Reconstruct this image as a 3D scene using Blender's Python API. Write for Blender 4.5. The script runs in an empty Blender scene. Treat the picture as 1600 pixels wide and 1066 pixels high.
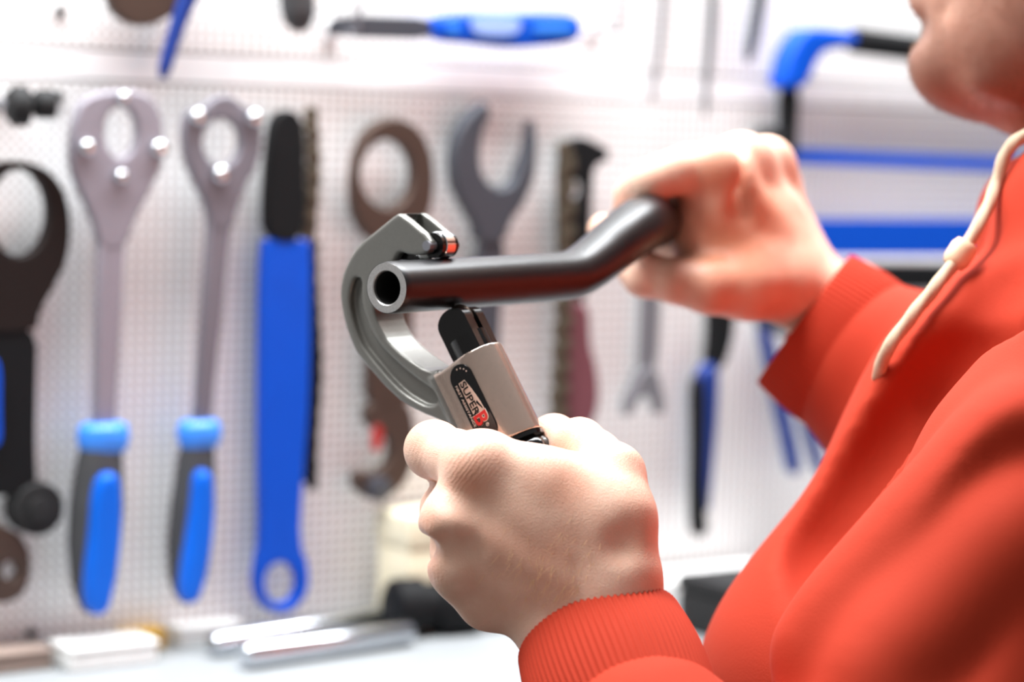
import bpy, bmesh, math, random
import numpy as np
from mathutils import Vector, Matrix
random.seed(4); rng = np.random.default_rng(7)

# ------------------------------------------------------------------ camera
SC = bpy.context.scene
COL = SC.collection
F = 1600 * 85 / 36
YAW, PIT, ROL = math.radians(35), math.radians(5.3), math.radians(1.7)
CAM = np.array([0, 0, 1.45])
_r0 = np.array([math.cos(YAW), -math.sin(YAW), 0])
FW = np.array([math.sin(YAW) * math.cos(PIT), math.cos(YAW) * math.cos(PIT), -math.sin(PIT)])
_u0 = np.cross(_r0, FW)
RT = math.cos(ROL) * _r0 + math.sin(ROL) * _u0
UP = -math.sin(ROL) * _r0 + math.cos(ROL) * _u0
cd = bpy.data.cameras.new('camera')
cam = bpy.data.objects.new('camera', cd)
COL.objects.link(cam)
cam.matrix_world = Matrix(((RT[0], UP[0], -FW[0], CAM[0]), (RT[1], UP[1], -FW[1], CAM[1]),
                           (RT[2], UP[2], -FW[2], CAM[2]), (0, 0, 0, 1)))
cd.lens = 85; cd.sensor_width = 36; cd.sensor_fit = 'HORIZONTAL'
cd.clip_start = 0.05; cd.clip_end = 50
cd.dof.use_dof = True; cd.dof.focus_distance = 0.985; cd.dof.aperture_fstop = 4.7
SC.camera = cam

# ------------------------------------------------------------------ light
wd = bpy.data.worlds.new('world'); SC.world = wd; wd.use_nodes = True
wd.node_tree.nodes['Background'].inputs[0].default_value = (1.0, 0.96, 0.94, 1)
wd.node_tree.nodes['Background'].inputs[1].default_value = 0.20


def area(name, loc, target, sx, sy, power, color=(1, 1, 1)):
    l = bpy.data.lights.new(name, 'AREA'); l.shape = 'RECTANGLE'; l.size = sx; l.size_y = sy
    l.energy = power; l.color = color
    o = bpy.data.objects.new(name, l); COL.objects.link(o)
    o.location = loc
    o.rotation_euler = (Vector(target) - Vector(loc)).to_track_quat('-Z', 'Y').to_euler()
    return o


area('ceiling_light_bench', (0.75, 1.06, 2.30), (0.75, 1.08, 1.2), 1.8, 0.3, 40, (0.96, 0.98, 1.0))
area('ceiling_light_room', (-0.45, 1.1, 2.6), (0.3, 0.85, 1.2), 1.2, 0.4, 6, (1.0, 0.98, 0.96))
vs = SC.view_settings
vs.view_transform = 'Standard'; vs.look = 'None'; vs.gamma = 1; vs.use_curve_mapping = False
vs.exposure = 0.5


# ------------------------------------------------------------------ geometry of the place
def ray(px, py):
    return FW + (px - 800) / F * RT - (py - 533) / F * UP


def P(px, py, d):
    return CAM + d * ray(px, py)


YW = P(800, 533, 1.6)[1]          # plane of the tool wall


def W(px, py, off=0.0):
    q = ray(px, py)
    return CAM + (YW - off - CAM[1]) / q[1] * q


def wscale(px, py):               # metres per pixel on the wall, across the view
    q = ray(px, py)
    return (YW - CAM[1]) / q[1] / F


# ------------------------------------------------------------------ helpers
def tag(o, label=None, cat=None, group=None, kind=None):
    if label: o['label'] = label
    if cat: o['category'] = cat
    if group: o['group'] = group
    if kind: o['kind'] = kind
    return o


def empty(name, loc, label=None, cat=None, group=None):
    o = bpy.data.objects.new(name, None)
    o.empty_display_size = 0.02
    COL.objects.link(o); o.location = Vector([float(c) for c in loc])
    return tag(o, label, cat, group)


def wloc(o):
    v = Vector((0, 0, 0))
    while o is not None:
        v = v + o.location; o = o.parent
    return v


def obj(name, verts, faces, mat, parent=None, smooth=True, auto=None):
    me = bpy.data.meshes.new(name)
    verts = np.asarray(verts, dtype=float)
    if parent is not None:
        verts = verts - np.array(wloc(parent))
    if isinstance(faces, np.ndarray):
        n = len(verts); m = len(faces); k = faces.shape[1]
        me.vertices.add(n); me.vertices.foreach_set('co', verts.astype(np.float32).ravel())
        me.loops.add(m * k); me.loops.foreach_set('vertex_index', faces.astype(np.int32).ravel())
        me.polygons.add(m); me.polygons.foreach_set('loop_start', np.arange(0, m * k, k, dtype=np.int32))
        me.update(calc_edges=True); me.validate()
    else:
        me.from_pydata([tuple(v) for v in verts], [], faces); me.update()
    return link(name, me, mat, parent, smooth, auto)


def link(name, me, mat, parent=None, smooth=True, auto=None):
    if smooth and len(me.polygons):
        me.polygons.foreach_set('use_smooth', [True] * len(me.polygons))
        if auto is not None:
            me.set_sharp_from_angle(angle=math.radians(auto))
    o = bpy.data.objects.new(name, me); COL.objects.link(o)
    if mat is not None: me.materials.append(mat)
    if parent is not None: o.parent = parent
    return o


def chaikin(pts, n=2, closed=True):
    p = np.asarray(pts, float)
    for _ in range(n):
        if closed:
            q = np.roll(p, -1, 0)
            p = np.stack([.75 * p + .25 * q, .25 * p + .75 * q], 1).reshape(-1, p.shape[1])
        else:
            a, b = p[:-1], p[1:]
            m = np.stack([.75 * a + .25 * b, .25 * a + .75 * b], 1).reshape(-1, p.shape[1])
            p = np.vstack([p[:1], m, p[-1:]])
    return p


def plate_mesh(loops, thk, bevel):
    """2D loops (x,y) -> solid of thickness thk, centred on z=0, via a filled curve"""
    cu = bpy.data.curves.new('tmp', 'CURVE'); cu.dimensions = '2D'; cu.fill_mode = 'BOTH'
    bevel = min(bevel, thk * 0.49)
    cu.extrude = thk / 2 - bevel; cu.bevel_depth = bevel; cu.bevel_resolution = 2; cu.offset = -bevel
    for lp in loops:
        s = cu.splines.new('POLY'); s.points.add(len(lp) - 1)
        for i, (x, y) in enumerate(lp): s.points[i].co = (x, y, 0, 1)
        s.use_cyclic_u = True
    o = bpy.data.objects.new('tmp', cu); COL.objects.link(o)
    dg = bpy.context.evaluated_depsgraph_get()
    me = bpy.data.meshes.new_from_object(o.evaluated_get(dg))
    bpy.data.objects.remove(o); bpy.data.curves.remove(cu)
    me.materials.clear()
    return me


def wall_plate(name, loops_px, off, thk, mat, parent=None, bevel=0.0015, sm=2):
    """outline traced on the wall; front face stands off+thk in front of the wall"""
    loops = []
    for lp in loops_px:
        q = np.array([W(x, y, off + thk)[[0, 2]] for x, y in lp])
        loops.append(chaikin(q, sm) if sm else q)
    me = plate_mesh(loops, thk, bevel)
    base = np.array(wloc(parent)) if parent is not None else np.zeros(3)
    n = len(me.vertices); co = np.empty(n * 3, np.float32); me.vertices.foreach_get('co', co); co = co.reshape(-1, 3)
    w = np.stack([co[:, 0], YW - off - thk / 2 - co[:, 2], co[:, 1]], 1) - base
    me.vertices.foreach_set('co', w.astype(np.float32).ravel()); me.update()
    return link(name, me, mat, parent, True, 35)


def circ(px, py, rx, ry, n=28, a0=0, a1=360):
    return [(px + rx * math.cos(math.radians(a0 + (a1 - a0) * i / n)), py + ry * math.sin(math.radians(a0 + (a1 - a0) * i / n))) for i in range(n)]


def frame_along(path):
    path = np.asarray(path, float)
    t = np.gradient(path, axis=0); t /= np.linalg.norm(t, axis=1)[:, None]
    n = np.cross(t[0], [0, 0, 1.0])
    if np.linalg.norm(n) < .1: n = np.cross(t[0], [0, 1.0, 0])
    n /= np.linalg.norm(n); N = [n]
    for i in range(1, len(path)):
        n = N[-1] - t[i] * np.dot(N[-1], t[i]); n /= np.linalg.norm(n); N.append(n)
    N = np.array(N); B = np.cross(t, N)
    return path, t, N, B


def sweep(path, radii, seg=24, cap=True, sq=None, mod=None):
    """tube along path; radii scalar list; sq = optional (nscale,bscale)"""
    path, t, N, B = frame_along(path)
    a = np.arange(seg) * 2 * math.pi / seg
    V = []
    for i in range(len(path)):
        rr = np.full(seg, radii[i])
        if mod is not None: rr = rr * mod(a, i)
        sn, sb = sq[i] if sq is not None else (1, 1)
        V.append(path[i] + np.outer(rr * np.cos(a) * sn, N[i]) + np.outer(rr * np.sin(a) * sb, B[i]))
    V = np.vstack(V); Fc = []
    m = len(path)
    for i in range(m - 1):
        for j in range(seg):
            k = (j + 1) % seg
            Fc.append((i * seg + j, i * seg + k, (i + 1) * seg + k, (i + 1) * seg + j))
    if cap:
        Fc.append(tuple(range(seg))[::-1]); Fc.append(tuple((m - 1) * seg + j for j in range(seg)))
    return V, Fc


def bez(pts, n=8):
    """Catmull-Rom through points"""
    p = np.asarray(pts, float); p = np.vstack([2 * p[0] - p[1], p, 2 * p[-1] - p[-2]])
    out = []
    for i in range(1, len(p) - 2):
        for s in np.arange(n) / n:
            a, b, c, d = p[i - 1], p[i], p[i + 1], p[i + 2]
            out.append(.5 * ((2 * b) + (c - a) * s + (2 * a - 5 * b + 4 * c - d) * s * s + (3 * b - a - 3 * c + d) * s ** 3))
    out.append(p[-2]); return np.array(out)


def box(lo, hi, bevel=0.0):
    bm = bmesh.new(); bmesh.ops.create_cube(bm, size=1)
    lo = np.array(lo, float); hi = np.array(hi, float)
    for v in bm.verts: v.co = Vector((lo + hi) / 2 + np.array(v.co) * (hi - lo))
    if bevel: bmesh.ops.bevel(bm, geom=bm.edges[:], offset=bevel, segments=2, affect='EDGES', profile=.6)
    V = [tuple(v.co) for v in bm.verts]; bm.verts.index_update(); Fc = [tuple(v.index for v in f.verts) for f in bm.faces]
    bm.free(); return V, Fc


def lathe(profile, a, b, seg=32, ref=None, lobes=None):
    """profile [(s metres from a along a->b, r)]"""
    a = np.asarray(a, float); w = np.asarray(b, float) - a; w /= np.linalg.norm(w)
    n = np.cross(w, [0.3, 0.2, 1]); n /= np.linalg.norm(n); bb = np.cross(w, n)
    an = np.arange(seg) * 2 * math.pi / seg
    V = []
    for s, r in profile:
        rr = r * (lobes(an, s) if lobes else 1.0) * np.ones(seg)
        V.append(a + w * s + np.outer(rr * np.cos(an), n) + np.outer(rr * np.sin(an), bb))
    V = np.vstack(V); Fc = []; m = len(profile)
    for i in range(m - 1):
        for j in range(seg):
            k = (j + 1) % seg
            Fc.append((i * seg + j, i * seg + k, (i + 1) * seg + k, (i + 1) * seg + j))
    Fc.append(tuple(range(seg))[::-1]); Fc.append(tuple((m - 1) * seg + j for j in range(seg)))
    return V, Fc


# ------------------------------------------------------------------ materials
def srgb(r, g, b):
    f = lambda c: (c / 255 / 12.92) if c / 255 <= .04045 else ((c / 255 + .055) / 1.055) ** 2.4
    return (f(r), f(g), f(b), 1)


def mat(name, col, rough=.5, metal=0.0, noise=None, bump=None, spec=.5, coat=0.0, sss=0.0):
    m = bpy.data.materials.new(name); m.use_nodes = True
    nt = m.node_tree; b = nt.nodes['Principled BSDF']
    b.inputs['Base Color'].default_value = col; b.inputs['Roughness'].default_value = rough
    b.inputs['Metallic'].default_value = metal; b.inputs['Specular IOR Level'].default_value = spec
    b.inputs['Coat Weight'].default_value = coat
    tc = nt.nodes.new('ShaderNodeTexCoord')
    sc, amt = noise if noise else (60, 0.08)
    n = nt.nodes.new('ShaderNodeTexNoise'); n.inputs['Scale'].default_value = sc; n.inputs['Detail'].default_value = 4
    nt.links.new(tc.outputs['Object'], n.inputs['Vector'])
    mr = nt.nodes.new('ShaderNodeMapRange'); mr.inputs['To Min'].default_value = 1 - amt; mr.inputs['To Max'].default_value = 1 + amt
    nt.links.new(n.outputs['Fac'], mr.inputs['Value'])
    hs = nt.nodes.new('ShaderNodeHueSaturation'); hs.inputs['Color'].default_value = col
    nt.links.new(mr.outputs['Result'], hs.inputs['Value']); nt.links.new(hs.outputs['Color'], b.inputs['Base Color'])
    if bump:
        bs, bd = bump
        n2 = nt.nodes.new('ShaderNodeTexNoise'); n2.inputs['Scale'].default_value = bs; n2.inputs['Detail'].default_value = 3
        nt.links.new(tc.outputs['Object'], n2.inputs['Vector'])
        bn = nt.nodes.new('ShaderNodeBump'); bn.inputs['Distance'].default_value = bd; bn.inputs['Strength'].default_value = .8
        nt.links.new(n2.outputs['Fac'], bn.inputs['Height']); nt.links.new(bn.outputs['Normal'], b.inputs['Normal'])
    return m


M = {
    'blue': mat('blue_plastic', srgb(0, 76, 192), .4, spec=.25),
    'azure': mat('azure_grip', srgb(0, 98, 214), .4, spec=.3),
    'bluedk': mat('dark_blue_plastic', srgb(6, 48, 128), .4),
    'bluelt': mat('light_blue_plastic', srgb(60, 140, 240), .3),
    'greyrub': mat('grey_rubber', srgb(62, 62, 64), .6),
    'black': mat('black_steel', srgb(15, 16, 18), .65, spec=.2),
    'blackgl': mat('black_gloss', srgb(10, 10, 11), .12),
    'blackmat': mat('black_matt', srgb(20, 20, 21), .75),
    'silver': mat('mauve_silver_steel', srgb(146, 141, 151), .42, .2),
    'steel': mat('grey_steel', srgb(124, 124, 130), .42, .35),
    'steeldk': mat('dark_steel', srgb(72, 76, 84), .45, .35),
    'tube': mat('dull_chrome', srgb(200, 204, 210), .22, 1.0),
    'chrome': mat('chrome', srgb(225, 228, 232), .12, 1.0),
    'brown': mat('browned_steel', srgb(74, 58, 50), .5, .35),
    'brownred': mat('red_brown_steel', srgb(26, 17, 15), .6, spec=.25),
    'bronze': mat('bronzed_chain', srgb(92, 84, 70), .5, .5, (900, .35)),
    'maroon': mat('maroon_grip', srgb(112, 62, 70), .55),
    'red': mat('red_paint', srgb(170, 30, 28), .5),
    'white': mat('white_paint', srgb(248, 248, 249), .5),
    'whiteb': mat('white_block', srgb(246, 246, 244), .5),
    'cream': mat('cream_card', srgb(236, 226, 196), .7),
    'yellow': mat('yellow_plastic', srgb(214, 166, 30), .5),
    'taupe': mat('taupe_wood', srgb(150, 132, 122), .6),
    'bench': mat('bench_laminate', srgb(148, 152, 154), .5, 0, (8, .05)),
    'floor': mat('floor_concrete', srgb(150, 148, 145), .7, 0, (6, .12)),
    'cast': mat('cast_grey_paint', srgb(116, 115, 110), .34, .5, (900, .10), (1500, .00006)),
    'barrel': mat('barrel_champagne', srgb(182, 164, 152), .22, .75, (700, .12), (1600, .00005), coat=.4),
    'bar': mat('satin_black_anodised', srgb(20, 20, 23), .33, .25, (1800, .25), (2500, .00003)),
    'cut': mat('cut_alloy', srgb(190, 188, 186), .35, .9, (1200, .25), (1500, .0001)),
    'bore': mat('bore_dark', srgb(14, 13, 13), .7),
    'wheel': mat('cutter_wheel_steel', srgb(120, 104, 94), .3, .8),
    'cord': mat('beige_cord', srgb(205, 180, 152), .8, 0, (800, .2), (1500, .0004)),
    'bead': mat('beige_bead', srgb(236, 205, 170), .4),
    'denim': mat('dark_denim', srgb(40, 46, 62), .85, 0, (500, .2)),
    'shoe': mat('shoe_black', srgb(25, 25, 26), .6),
    'hair': mat('brown_hair', srgb(92, 66, 46), .6, 0, (300, .3)),
    'stub': mat('blond_stubble', srgb(124, 86, 60), .6),
    'blondhair': mat('blond_hair', srgb(226, 190, 140), .4),
    'eye': mat('eye_white', srgb(232, 228, 222), .15),
    'iris': mat('iris', srgb(60, 70, 80), .1),
    'nail': mat('nail', srgb(240, 200, 184), .3),
    'labelwhite': mat('label_white', srgb(225, 205, 192), .3),
    'labelred': mat('label_red', srgb(196, 24, 20), .3),
    'labelcream': mat('label_cream', srgb(205, 180, 165), .3),
    'printwhite': mat('print_white', srgb(150, 178, 236), .5),
}


def sweater_mat():
    m = mat('orange_sweat_fabric', srgb(172, 50, 26), .85, 0, (14, .05), spec=.25)
    nt = m.node_tree; b = nt.nodes['Principled BSDF']
    b.inputs['Sheen Weight'].default_value = .05; b.inputs['Sheen Roughness'].default_value = .4
    b.inputs['Sheen Tint'].default_value = srgb(255, 150, 120)
    tc = nt.nodes.new('ShaderNodeTexCoord')
    n2 = nt.nodes.new('ShaderNodeTexNoise'); n2.inputs['Scale'].default_value = 1300; n2.inputs['Detail'].default_value = 2
    nt.links.new(tc.outputs['Object'], n2.inputs['Vector'])
    bn = nt.nodes.new('ShaderNodeBump'); bn.inputs['Distance'].default_value = .0003; bn.inputs['Strength'].default_value = .5
    nt.links.new(n2.outputs['Fac'], bn.inputs['Height']); nt.links.new(bn.outputs['Normal'], b.inputs['Normal'])
    return m


M['sweater'] = sweater_mat()


def skin_mat():
    m = bpy.data.materials.new('skin'); m.use_nodes = True
    nt = m.node_tree; N = nt.nodes; L = nt.links; b = N['Principled BSDF']
    b.inputs['Roughness'].default_value = .47; b.inputs['Specular IOR Level'].default_value = .4
    b.inputs['Subsurface Weight'].default_value = .15; b.inputs['Subsurface Scale'].default_value = .004
    b.inputs['Subsurface Radius'].default_value = (1, .35, .2)
    tc = N.new('ShaderNodeTexCoord')
    n1 = N.new('ShaderNodeTexNoise'); n1.inputs['Scale'].default_value = 70; n1.inputs['Detail'].default_value = 5
    L.new(tc.outputs['Object'], n1.inputs['Vector'])
    cr = N.new('ShaderNodeValToRGB')
    cr.color_ramp.elements[0].position = .3; cr.color_ramp.elements[0].color = srgb(224, 176, 152)
    cr.color_ramp.elements[1].position = .7; cr.color_ramp.elements[1].color = srgb(236, 197, 174)
    L.new(n1.outputs['Fac'], cr.inputs['Fac'])
    at = N.new('ShaderNodeAttribute'); at.attribute_name = 'red'
    mx = N.new('ShaderNodeMix'); mx.data_type = 'RGBA'; mx.inputs['B'].default_value = srgb(196, 110, 70)
    L.new(at.outputs['Fac'], mx.inputs['Factor']); L.new(cr.outputs['Color'], mx.inputs['A'])
    at2 = N.new('ShaderNodeAttribute'); at2.attribute_name = 'beard_shade'  # stubble tint that also carries painted shade on the face
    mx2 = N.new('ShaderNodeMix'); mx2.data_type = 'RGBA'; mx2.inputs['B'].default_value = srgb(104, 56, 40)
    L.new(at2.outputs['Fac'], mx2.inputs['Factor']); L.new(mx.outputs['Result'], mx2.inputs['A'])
    L.new(mx2.outputs['Result'], b.inputs['Base Color'])
    # pores, creases
    n2 = N.new('ShaderNodeTexNoise'); n2.inputs['Scale'].default_value = 1500; n2.inputs['Detail'].default_value = 3
    mp = N.new('ShaderNodeMapping'); mp.inputs['Scale'].default_value = (1.0, .45, 1.0); mp.inputs['Rotation'].default_value = (.3, .6, .5)
    L.new(tc.outputs['Object'], mp.inputs['Vector']); L.new(mp.outputs['Vector'], n2.inputs['Vector'])
    ph = N.new('ShaderNodeAttribute'); ph.attribute_name = 'crease_phase'
    mk = N.new('ShaderNodeAttribute'); mk.attribute_name = 'crease_mask'
    n3 = N.new('ShaderNodeTexNoise'); n3.inputs['Scale'].default_value = 220
    L.new(tc.outputs['Object'], n3.inputs['Vector'])
    ad = N.new('ShaderNodeMath'); ad.operation = 'MULTIPLY_ADD'; ad.inputs[1].default_value = 9.0
    L.new(n3.outputs['Fac'], ad.inputs[0]); L.new(ph.outputs['Fac'], ad.inputs[2])
    si = N.new('ShaderNodeMath'); si.operation = 'SINE'; L.new(ad.outputs[0], si.inputs[0])
    mu = N.new('ShaderNodeMath'); mu.operation = 'MULTIPLY'; L.new(si.outputs[0], mu.inputs[0]); L.new(mk.outputs['Fac'], mu.inputs[1])
    b1 = N.new('ShaderNodeBump'); b1.inputs['Distance'].default_value = .00035; b1.inputs['Strength'].default_value = .55
    L.new(n2.outputs['Fac'], b1.inputs['Height'])
    b2 = N.new('ShaderNodeBump'); b2.inputs['Distance'].default_value = .00013; b2.inputs['Strength'].default_value = .4
    L.new(mu.outputs[0], b2.inputs['Height']); L.new(b1.outputs['Normal'], b2.inputs['Normal'])
    L.new(b2.outputs['Normal'], b.inputs['Normal'])
    return m


M['skin'] = skin_mat()


def perf_mat():
    """white sheet steel with a grid of small round holes"""
    m = bpy.data.materials.new('perforated_sheet'); m.use_nodes = True
    nt = m.node_tree; N = nt.nodes; L = nt.links; b = N['Principled BSDF']
    b.inputs['Roughness'].default_value = .42
    tc = N.new('ShaderNodeTexCoord'); sx = N.new('ShaderNodeSeparateXYZ'); L.new(tc.outputs['Object'], sx.inputs[0])
    def cell(o):
        a = N.new('ShaderNodeMath'); a.operation = 'DIVIDE'; a.inputs[1].default_value = .0062; L.new(o, a.inputs[0])
        f = N.new('ShaderNodeMath'); f.operation = 'FRACT'; L.new(a.outputs[0], f.inputs[0])
        s = N.new('ShaderNodeMath'); s.operation = 'SUBTRACT'; s.inputs[1].default_value = .5; L.new(f.outputs[0], s.inputs[0])
        p = N.new('ShaderNodeMath'); p.operation = 'POWER'; p.inputs[1].default_value = 2; L.new(s.outputs[0], p.inputs[0])
        return p.outputs[0]
    ad = N.new('ShaderNodeMath'); L.new(cell(sx.outputs[0]), ad.inputs[0]); L.new(cell(sx.outputs[2]), ad.inputs[1])
    mr = N.new('ShaderNodeMapRange'); mr.inputs['From Min'].default_value = .052; mr.inputs['From Max'].default_value = .075
    L.new(ad.outputs[0], mr.inputs['Value'])
    mx = N.new('ShaderNodeMix'); mx.data_type = 'RGBA'
    mx.inputs['A'].default_value = srgb(168, 156, 150); mx.inputs['B'].default_value = srgb(248, 248, 248)
    L.new(mr.outputs['Result'], mx.inputs['Factor']); L.new(mx.outputs['Result'], b.inputs['Base Color'])
    bn = N.new('ShaderNodeBump'); bn.inputs['Distance'].default_value = .001; bn.inputs['Strength'].default_value = .6
    L.new(mr.outputs['Result'], bn.inputs['Height']); L.new(bn.outputs['Normal'], b.inputs['Normal'])
    return m


M['perf'] = perf_mat()


# ------------------------------------------------------------------ distance-field modelling
class Field:
    def __init__(s, lo, hi, h):
        s.lo = np.asarray(lo, float); s.h = h
        s.n = np.ceil((np.asarray(hi, float) - s.lo) / h).astype(int) + 1
        s.V = np.full(s.n, 1.0, np.float32)

    def block(s, lo, hi):
        a = np.clip(np.floor((lo - s.lo) / s.h).astype(int), 0, s.n); b = np.clip(np.ceil((hi - s.lo) / s.h).astype(int) + 1, 0, s.n)
        if np.any(b <= a): return None
        sl = tuple(slice(i, j) for i, j in zip(a, b))
        ax = [(s.lo[k] + s.h * np.arange(a[k], b[k])).astype(np.float32) for k in range(3)]
        return sl, ax[0][:, None, None], ax[1][None, :, None], ax[2][None, None, :]

    def comb(s, sl, d, k, op):
        v = s.V[sl]
        if op == 'sub': v, d = -v, d
        if k > 0:
            hh = np.maximum(k - np.abs(v - d), 0) / k
            r = np.minimum(v, d) - hh * hh * k * .25
        else:
            r = np.minimum(v, d)
        s.V[sl] = -r if op == 'sub' else r

    def rc(s, a, b, ra, rb, k=0.0, op='add'):
        a = np.asarray(a, float); b = np.asarray(b, float); m = max(ra, rb) + k + 3 * s.h
        bl = s.block(np.minimum(a, b) - m, np.maximum(a, b) + m)
        if bl is None: return
        sl, X, Y, Z = bl; ba = b - a; L2 = max(ba @ ba, 1e-12)
        t = np.clip(((X - a[0]) * ba[0] + (Y - a[1]) * ba[1] + (Z - a[2]) * ba[2]) / L2, 0, 1)
        d = np.sqrt((X - a[0] - ba[0] * t) ** 2 + (Y - a[1] - ba[1] * t) ** 2 + (Z - a[2] - ba[2] * t) ** 2) - (ra + (rb - ra) * t)
        s.comb(sl, d, k, op)

    def chain(s, pts, k=0.0, op='add'):
        for (a, ra), (b, rb) in zip(pts[:-1], pts[1:]): s.rc(a, b, ra, rb, k, op)

    def ell(s, c, ax, rad, k=0.0, op='add'):
        c = np.asarray(c, float); ax = np.asarray(ax, float); m = max(rad) + k + 3 * s.h
        bl = s.block(c - m, c + m)
        if bl is None: return
        sl, X, Y, Z = bl
        k0 = 0; k1 = 0
        for i in range(3):
            q = (X - c[0]) * ax[i][0] + (Y - c[1]) * ax[i][1] + (Z - c[2]) * ax[i][2]
            k0 = k0 + (q / rad[i]) ** 2; k1 = k1 + (q / rad[i] ** 2) ** 2
        k0 = np.sqrt(k0); k1 = np.sqrt(k1) + 1e-9
        s.comb(sl, k0 * (k0 - 1) / k1, k, op)

    def merge(s, o, k=0.0):
        s.comb((slice(None),) * 3, o.V, k, 'add')

    def mesh(s, smooth=2):
        V = s.V; n = s.n; ins = V < 0
        c = [ins[i:n[0] - 1 + i, j:n[1] - 1 + j, k:n[2] - 1 + k] for i in (0, 1) for j in (0, 1) for k in (0, 1)]
        cnt = sum(x.astype(np.int8) for x in c)
        act = (cnt > 0) & (cnt < 8)
        I, J, K = np.nonzero(act)
        idx = np.full(act.shape, -1, np.int32); idx[I, J, K] = np.arange(len(I))
        acc = np.zeros((len(I), 3)); num = np.zeros(len(I))
        offs = [(i, j, k) for i in (0, 1) for j in (0, 1) for k in (0, 1)]
        for o in offs:
            for ax in range(3):
                if o[ax]: continue
                p = list(o); p[ax] = 1
                va = V[I + o[0], J + o[1], K + o[2]].astype(float); vb = V[I + p[0], J + p[1], K + p[2]].astype(float)
                mk = (va < 0) != (vb < 0)
                t = np.where(mk, va / np.where(mk, va - vb, 1), 0)
                q = np.tile(np.array(o, float), (len(I), 1)); q[:, ax] = t
                acc[mk] += q[mk]; num[mk] += 1
        vert = s.lo + s.h * (np.stack([I, J, K], 1) + acc / num[:, None])
        faces = []
        for ax in range(3):
            b1, b2 = [(1, 2), (2, 0), (0, 1)][ax]
            sa = [slice(None)] * 3; sb = [slice(None)] * 3
            sa[ax] = slice(0, -1); sb[ax] = slice(1, None)
            for q in (b1, b2): sa[q] = slice(1, -1); sb[q] = slice(1, -1)
            A = ins[tuple(sa)]; B = ins[tuple(sb)]
            for flip in (False, True):
                e = (A & ~B) if not flip else (~A & B)
                T = np.stack(np.nonzero(e), 1)
                if not len(T): continue
                T[:, b1] += 1; T[:, b2] += 1
                def g(d1, d2):
                    q = T.copy(); q[:, b1] -= d1; q[:, b2] -= d2
                    return idx[q[:, 0], q[:, 1], q[:, 2]]
                quad = np.stack([g(1, 1), g(0, 1), g(0, 0), g(1, 0)], 1)
                faces.append(quad[:, ::-1] if flip else quad)
        Fc = np.vstack(faces)
        if smooth:
            E = np.vstack([Fc[:, [0, 1]], Fc[:, [1, 2]], Fc[:, [2, 3]], Fc[:, [3, 0]]])
            for _ in range(smooth):
                sm = np.zeros_like(vert); ct = np.zeros(len(vert))
                for cc in range(3):
                    sm[:, cc] = np.bincount(E[:, 0], vert[E[:, 1], cc], len(vert)) + np.bincount(E[:, 1], vert[E[:, 0], cc], len(vert))
                ct = np.bincount(E[:, 0], minlength=len(vert)) + np.bincount(E[:, 1], minlength=len(vert))
                vert = vert * .4 + .6 * sm / ct[:, None]
        return vert, Fc


# ================================================================== THE SETTING
ZB = W(300, 1000)[2]                              # worktop height
wall = empty('wall_back', (0.9, YW, 0)); tag(wall, 'white perforated steel tool wall behind the hands', None, None, 'structure')
XL, XR = -0.6, 2.6
ZA, ZL = 1.482, 1.4637                            # two joints between the sheets
obj('backing', *box((XL, YW + .004, 0), (XR, YW + .05, 2.6)), M['steeldk'], wall, False)
obj('perforated_panel', *box((XL, YW, ZB - .3), (XR, YW + .003, ZL - .0007)), M['perf'], wall, False)
obj('panel_strip', *box((XL, YW, ZL + .0007), (XR, YW + .003, ZA - .0007)), M['white'], wall, False)
obj('perforated_panel', *box((XL, YW, ZA + .0007), (XR, YW + .003, 2.4)), M['perf'], wall, False)
fl = obj('floor', *box((-2.5, -2.2, -.05), (3.6, YW + .05, 0)), M['floor'], None, False); tag(fl, 'plain grey workshop floor under the bench', None, None, 'structure')

bench = empty('workbench', (0.9, YW - .15, 0), 'pale grey worktop along the foot of the tool wall', 'workbench')
obj('worktop', *box((XL, YW - .285, ZB - .035), (XR, YW - .001, ZB), .003), M['bench'], bench)
for x in (-.5, .45, 1.5, 2.45):
    obj('leg', *box((x - .03, YW - .25, 0), (x + .03, YW - .05, ZB - .035), .002), M['steel'], bench)
for px, py in ((93, 18), (90, 150), (48, 990)):   # dark screw heads in the sheets
    c = W(px, py)
    obj('screw', *lathe([(0, .0028), (.003, .0026), (.004, .0015)], c, c + np.array([0, -1, 0])), M['black'], wall)


def hook(px, py, drop, label, group='wire hooks on the tool wall', reach=.03):
    a = W(px, py)
    path = bez([a, a + [0, -reach * .7, 0], a + [0, -reach, -.002], a + [0, -reach - .003, drop * .3], a + [0, -reach - .004, drop]], 5)
    o = empty('wall_hook', a, label, 'hook', group)
    obj('wire', *sweep(path, [.0016] * len(path), 8), M['steel'], o)
    obj('back_plate', *box((a[0] - .004, a[1] - .0025, a[2] - .007), (a[0] + .004, a[1], a[2] + .007), .001), M['white'], o)
    return o


# ================================================================== TOOLS ON THE WALL
def at(px, py, off=.0):
    return W(px, py, off)


def loft_wall(name, prof, off, m, parent, ratio=.8, seg=24):
    """round-ish grip: prof [(px,py,half width px)]"""
    pts = [W(x, y, off) for x, y, h in prof]; rad = [h * wscale(x, y) for x, y, h in prof]
    k = 5
    pts = bez(pts, k); rr = np.interp(np.arange(len(pts)) / k, np.arange(len(rad)), rad)
    path, t, N, B = frame_along(pts)
    # squash the radius that looks out of the wall
    sq = [((ratio if abs(N[i][1]) > .7 else 1), (ratio if abs(B[i][1]) > .7 else 1)) for i in range(len(pts))]
    return obj(name, *sweep(pts, rr, seg, True, sq), m, parent, True, 50)


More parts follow.
